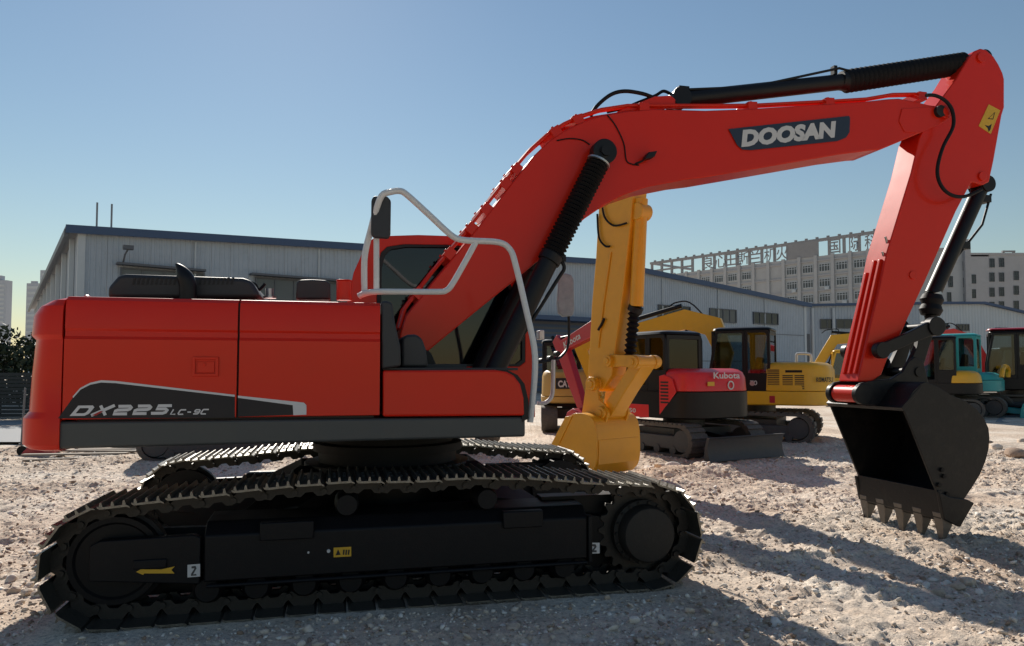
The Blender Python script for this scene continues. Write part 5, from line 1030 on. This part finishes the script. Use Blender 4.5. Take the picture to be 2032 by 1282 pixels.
q = [yl(*p_, ay - 0.02) for p_ in ((1187, 425), (1190, 470), (1202, 488), (1212, 489))]; b = B(); b.tube(smoothpath([(x, ay - 0.04, z) for x, z in q], 5), 0.016, 8); b.build('hose', RUBBER, am2)
q = [yl(*p_, ay - 0.02) for p_ in ((1200, 632), (1194, 645), (1188, 655))]; b = B(); b.tube([(x, ay - 0.03, z) for x, z in q], 0.02, 6); b.build('hose', RUBBER, am2)
c0, c1, c2, c3 = yl(1272, 395, 0), yl(1263, 608, 0), yl(1259, 618, 0), yl(1249, 712, 0)
b = B(); b.cyl((c0[0], 0, c0[1]), (c1[0], 0, c1[1]), 0.105, n=20); b.cyl((c0[0], -0.12, c0[1] - 0.2), (c0[0], 0.12, c0[1] - 0.2), 0.13, n=20); b.build('bucket_cylinder', YELLOW, YE, bevel=0.006)
b = B(); b.cyl((c1[0], 0, c1[1]), (c2[0], 0, c2[1]), 0.115, n=20); b.build('cylinder_collar', BLACK, YE)
b = B(); bellows(b, (c2[0], 0, c2[1]), (c3[0], 0, c3[1]), 0.062, 0.10, 9); b.build('cylinder_gaiter', RUBBER, YE)
# linkage
j0 = yl(1212, 716, -0.2); j1 = yl(1262, 718, -0.2); tip2 = yl(1180, 762, -0.2); j2 = (6.42, 1.0)
for s in (-1, 1):
    y0, y1 = sorted((s * 0.18, s * 0.235))
    b = B(); b.prism(ribbon([j0, ((j0[0] + j1[0]) / 2, (j0[1] + j1[1]) / 2 + 0.01), j1], [0.10, 0.085, 0.10]), y0, y1); b.cyl((j1[0], y0 - 0.02, j1[1]), (j1[0], y1 + 0.02, j1[1]), 0.105, n=18); b.build('tilt_lever', YELLOW, YE, bevel=0.008)
b = B(); b.cyl((j1[0], -0.25, j1[1]), (j1[0], 0.25, j1[1]), 0.07, n=16); b.build('link_pin', YELLOW, YE)
b = B(); b.prism(ribbon([j1, ((j1[0] + j2[0]) / 2, (j1[1] + j2[1]) / 2), j2], [0.10, 0.09, 0.11]), -0.16, 0.16); b.build('bucket_link', YELLOW, YE, bevel=0.015)
b = B(); b.cyl((tip2[0], -0.19, tip2[1]), (tip2[0], 0.19, tip2[1]), 0.12, n=20); b.build('arm_boss', YELLOW, YE, bevel=0.006)
tx, tz = tip2
bkp0 = [(5.95, 0.93), (6.1, 0.99), (6.3, 0.985), (6.45, 0.93), (6.53, 0.78), (6.55, 0.48), (6.53, 0.24), (6.42, 0.09), (6.2, 0.03), (5.36, 0.05), (5.33, 0.09)]
bkp = [(q.x, q.y) for q in smoothpath([(x, z, 0) for x, z in bkp0[0:10]], 3)] + [bkp0[10]]
for y in (-0.50, 0.475):
    b = B(); b.prism(bkp, y, y + 0.025); b.build('bucket_side', YELLOW, YE, bevel=0.004)
sh_ = bkp[:-1]; cx = sum(p_[0] for p_ in bkp) / len(bkp); cz = sum(p_[1] for p_ in bkp) / len(bkp); inn = []
for x, z in sh_: d = Vector((cx - x, cz - z)).normalized(); inn.append((x + d.x * 0.02, z + d.y * 0.02))
b = B(); b.prism(sh_ + inn[::-1], -0.474, 0.474); b.build('bucket_shell', YELLOW, YE, angle=30)
b = B(); b.prism([(5.90, 0.93), (6.05, 0.95), (5.47, 0.07), (5.28, 0.07)], -0.52, -0.501); b.build('side_cutter', YELLOW, YE, bevel=0.004)
b = B(); wp = [(6.556, 0.60), (6.566, 0.48), (6.546, 0.235), (6.43, 0.075), (6.2, 0.015)]; b.prism(wp + [(x - 0.012, z + 0.01) for x, z in wp[::-1]], -0.46, 0.46); b.build('wear_plate', YELLOW, YE, angle=25)
for (px_, pz_), r_ in ((tip2, 0.105), (j2, 0.10), (j0, 0.09), (j1, 0.09)):
    b = B(); b.cyl((px_, -0.30, pz_), (px_, 0.30, pz_), r_, n=20); b.cyl((px_, -0.32, pz_), (px_, 0.32, pz_), r_ * 0.55, n=14); b.build('pin_boss', YELLOW, YE, bevel=0.006)
for y in (-0.25, 0.22):
    b = B(); b.prism([(5.98, 0.90), (tx - 0.14, tz - 0.02), (tx - 0.08, tz + 0.12), (tx + 0.08, tz + 0.10), (j2[0] - 0.06, j2[1] + 0.2), (j2[0] + 0.05, j2[1] + 0.14), (j2[0] + 0.13, j2[1]), (6.5, 0.86), (6.4, 0.8)], y, y + 0.04); b.build('bucket_ear', YELLOW, YE, bevel=0.006)
for y in ():
    b = B(); b.prism([(x + (x - cx) * 0.0, z) for x, z in [(j2[0] + 0.47, 0.62), (j2[0] + 0.525, 0.60), (j2[0] + 0.535, 0.35), (j2[0] + 0.43, 0.10), (j2[0] + 0.15, -0.045), (j2[0] + 0.13, -0.02), (j2[0] + 0.40, 0.13), (j2[0] + 0.50, 0.35)]], y - 0.05, y + 0.05); b.build('wear_strip', YELLOW, YE)
for i in range(5):
    y = -0.42 + i * 0.21; b = B(); b.loft([[(5.42, y - 0.04, 0.05), (5.42, y + 0.04, 0.05), (5.42, y + 0.04, -0.03), (5.42, y - 0.04, -0.03)], [(5.16, y - 0.03, 0.012), (5.16, y + 0.03, 0.012), (5.16, y + 0.03, -0.02), (5.16, y - 0.03, -0.02)]]); b.build('bucket_tooth', YELLOW, YE)
# ---- red and black compact excavator with dozer blade
kb, kc = mini('compact_excavator', 'red and black compact excavator with grey dozer blade, right of the yellow arm', (3.55, 15.35, 0), 121, KRED, BLACK, BLACK, CRIMSON, uc=180,
     boom=[(1.15, 1.0, 0.15), (1.35, 1.75, 0.2), (2.0, 2.35, 0.24), (2.9, 2.70, 0.2), (4.3, 2.28, 0.14)], arm=[(4.6, 2.5, 0.13), (4.3, 2.2, 0.2), (3.85, 1.4, 0.17), (3.4, 0.62, 0.11)], cab_z=2.42, cover_z=1.70, low_z=(0.72, 1.24), wid=0.99)
text('lettering', 'Kubota', LABELW, kb, (-1.150, 0.35, 1.50), (0, -1, 0), (0.04, 0, 1), 0.72, 0.12, bold=0.02, depth=0.03)
b = B(); b.ring([(0.09 * math.cos(R(a)), 0.09 * math.sin(R(a))) for a in range(0, 360, 30)], [(0.062 * math.cos(R(a)), 0.062 * math.sin(R(a))) for a in range(0, 360, 30)], 0, 0.004); b.xf(lambda X, Y, Z: (-1.146 - Y, X - 0.15, Z + 1.37)); b.build('round_emblem', LABELW, kb)
for k in range(7):
    b = B(); b.box(-0.62, -0.40, 0.986, 0.994, 1.02 + k * 0.065, 1.055 + k * 0.065); b.build('louvre', INK, kb)
b = B(); b.box(-0.05, 0.86, 0.972, 0.996, 0.72, 0.98); b.build('side_skirt', KRED, kb, bevel=0.01)
text('lettering', 'U-50', LABELW, kb, (0.75, 0.9975, 0.80), (-1, 0, 0), (0, 0, 1), 0.42, 0.09, bold=0.02)
def along(u0, v0, u1, v1): pass
text('lettering', 'Kubota', LABELW, kb, (4.12, 0.1125, 2.22), (-1, 0, 0.33), (0.3, 0, 1), 0.75, 0.17, bold=0.02)
b = B(); b.box(-1.150, -1.146, 0.30, 0.48, 1.36, 1.44); b.build('warning_label', LABELY, kb)
b = B(); b.prism([(-0.82, 1.24), (-0.36, 0.78), (-0.36, 1.55), (-0.5, 1.58), (-0.72, 1.5)], 0.965, 0.992); b.build('side_panel', KRED, kb, bevel=0.01)
# ---- yellow compact excavator with black cab
ko, kc2 = mini('compact_excavator', 'yellow compact excavator with black cab and louvred engine cover, left of the red arm', (6.05, 18.25, 0), 153, YELLOW2, YELLOW2, BLACK, YELLOW2, k=1.0, uc=0, blade=False, tail=-1.75, cover_z=1.86, low_z=(0.86, 1.18), cab_z=2.66, wid=1.12, track=(2.75, 0.68, 0.45), cabx=(-0.45, 0.95),
     boom=[(0.95, 1.2, 0.15), (0.78, 2.1, 0.22), (1.05, 2.78, 0.28), (1.75, 2.98, 0.26), (3.2, 2.68, 0.19), (4.6, 2.35, 0.13)], arm=[(4.8, 2.55, 0.12), (4.6, 2.2, 0.17), (4.1, 0.9, 0.1)])
for cx_, n_, w_ in ((-0.52, 11, 0.26), (-0.83, 8, 0.22), (-1.08, 8, 0.20)):
    for k in range(n_): b = B(); b.box(cx_ - w_ / 2, cx_ + w_ / 2, 1.098, 1.106, 1.24 + k * 0.042, 1.262 + k * 0.042); b.build('louvre', INK, ko)
text('lettering', 'KOMATSU', INK, ko, (-1.427, 1.093, 1.40), (-0.707, -0.707, 0), (0, 0, 1), 0.46, 0.11, bold=0.03, depth=0.012)
b = B(); b.box(-1.14, -0.78, 1.062, 1.10, 1.615, 1.67); b.build('name_plate', BLACK, ko)
b = B(); b.box(-0.55, -0.43, 1.122, 1.126, 0.92, 1.08); b.build('warning_label', CRIMSON, ko)
text('lettering', '70', LABELW, ko, (0.0, 1.0925, 1.32), (-1, 0, 0), (0, 0, 1), 0.16, 0.11, bold=0.02)
b = B(); b.tube(smoothpath([(-0.95, 0.35, 1.80), (-0.95, 0.35, 2.02), (-1.0, 0.35, 2.06), (-1.22, 0.35, 2.05), (-1.27, 0.35, 2.0), (-1.27, 0.35, 1.80)], 4), 0.03, 8); b.build('grab_rail', WRAP, ko)
b = B(); b.cyl((-0.05, 1.10, 1.36), (-0.05, 1.115, 1.36), 0.055, n=16); b.build('filler_cap', PLATEM, ko)
# ---- tan machine behind, seen from the rear
ca, cc = mini('compact_excavator', 'tan excavator seen from behind, tail showing left of the crimson arm', (1.92, 21.6, 0), 88, CATYEL, CATYEL, BLACK, CATYEL, k=1.1, uc=0, blade=False, tail=-1.3, cover_z=1.55, low_z=(0.70, 0.86), cab_z=2.3, shoes=False)
b = B(); b.box(-1.306, -1.2995, 0.22, 0.62, 1.06, 1.33); b.build('badge', INK, ca); text('lettering', 'CAT', LABELW, ca, (-1.307, 0.56, 1.10), (0, -1, 0), (0, 0, 1), 0.32, 0.17, bold=0.04, depth=0.003)
# ---- machines on the right
m1, _ = mini('compact_excavator', 'compact excavator with black cab and yellow tail panel, right of the bucket linkage', (15.3, 26.6, 0), 150, YELLOW2, BLACK, BLACK, KRED, k=1.12, uc=0, blade=False, tail=-1.2, cover_z=1.5, cab_z=2.55, shoes=False)
m6, _ = mini('compact_excavator', 'excavator at far right whose long red boom arches above the parked machines', (22.4, 33.4, 0), 172, KRED, BLACK, BLACK, KRED, k=1.1, uc=0, blade=False, shoes=False, boom=[(1.1, 1.1, 0.16), (1.0, 2.0, 0.22), (1.4, 2.75, 0.27), (2.1, 3.02, 0.26), (3.1, 2.85, 0.2), (4.6, 2.5, 0.12)])
m2, _ = mini('compact_excavator', 'teal compact excavator with yellow guard parked among the machines at right', (17.0, 27.9, 0), 140, TEAL, TEAL, TEAL, YELLOW2, k=1.2, uc=180, tail=-1.05, cover_z=1.35, cab_z=2.5, shoes=False, blade_m=TEAL)
b = B(); b.tube(smoothpath([(-1.1, -0.7, 1.2), (-1.12, -0.6, 1.45), (-1.12, 0.0, 1.52), (-1.12, 0.6, 1.45), (-1.1, 0.75, 1.2)], 4), 0.07, 8); b.build('tail_guard', YELLOW2, m2)
m3, _ = mini('compact_excavator', 'dark excavator with crimson cab roof at the right edge of the yard', (19.6, 28.8, 0), 150, BLACK, BLACK, BLACK, CRIMSON, k=1.25, uc=0, blade=False, tail=-1.2, cover_z=1.4, cab_z=2.55, shoes=False)
b = B(); loft_plan(b, plan(-0.55, 0.76, -0.1, 0.98, 0.16, 0.16), [(2.585, 0.0), (2.62, 0.02), (2.64, 0.1)]); b.build('cab_roof_cap', CRIMSON, m3)
b = B(); b.box(-1.24, -1.195, 0.2, 0.8, 0.95, 1.3); b.build('tail_panel', YELLOW2, m3, bevel=0.01)
m4, _ = mini('compact_excavator', 'small distant yellow excavator with raised boom left of the red arm, by the hall', (16.2, 35.5, 0), 160, YELLOW2, YELLOW2, YELLOW2, YELLOW2, k=1.1, uc=0, blade=False, shoes=False, cab_z=2.4,
     boom=[(1.15, 1.0, 0.13), (1.2, 1.9, 0.2), (0.6, 2.9, 0.24), (-0.6, 3.0, 0.2), (-1.6, 2.8, 0.15)])
m5, _ = mini('compact_excavator', 'compact excavator hidden behind the tail of the red one, only its dark tracks showing beneath', (-5.9, 14.6, 0), 20, YELLOW2, GREYDK, BLACK, YELLOW2, uc=0, shoes=False, cab_z=2.4)
# ---- planks and bits on the ground behind the tail
WOOD = mat('grey_weathered_wood', (0.30, 0.25, 0.20), 0.85, var=0.3, scale=8)
for i, (u, v, w_, l_, a_) in enumerate(((150, 905, 0.16, 1.9, 8), (190, 899, 0.14, 2.2, -4), (120, 912, 0.12, 1.2, 20), (235, 896, 0.16, 1.6, 2), (285, 895, 0.16, 1.3, -6))):
    g_ = ground_at(u, v); b = B(); b.box(-l_ / 2, l_ / 2, -w_ / 2, w_ / 2, 0, 0.035); o_ = b.build('plank', WOOD, bevel=0.004); o_.location = (g_.x, g_.y, float(gh(g_.x, g_.y)) + 0.02); o_.rotation_euler = (0, 0, R(a_))
    tag(o_, ('loose plank lying behind the tail of the excavator, left of the others', 'longest grey plank on the ground behind the tail', 'short slanting plank nearest the counterweight corner', 'plank lying in front of the hidden machine', 'rightmost plank in the shade under the side skirt')[i], 'plank', 'loose planks behind the tail')
g_ = ground_at(48, 902); t = thing('drill_cart', 'small rusty red roller with a little wheel below the counterweight corner', 'cart', (g_.x, g_.y, float(gh(g_.x, g_.y))), 10)
b = B(); b.prism([(0.0, 0.05), (0.6, 0.05), (0.55, 0.2), (0.15, 0.22)], -0.15, 0.15); b.build('body', CRIMSON, t, bevel=0.02); b = B(); b.cyl((-0.02, -0.06, 0.1), (-0.02, 0.06, 0.1), 0.1, n=18); b.build('wheel', RUBBER, t, bevel=0.01)
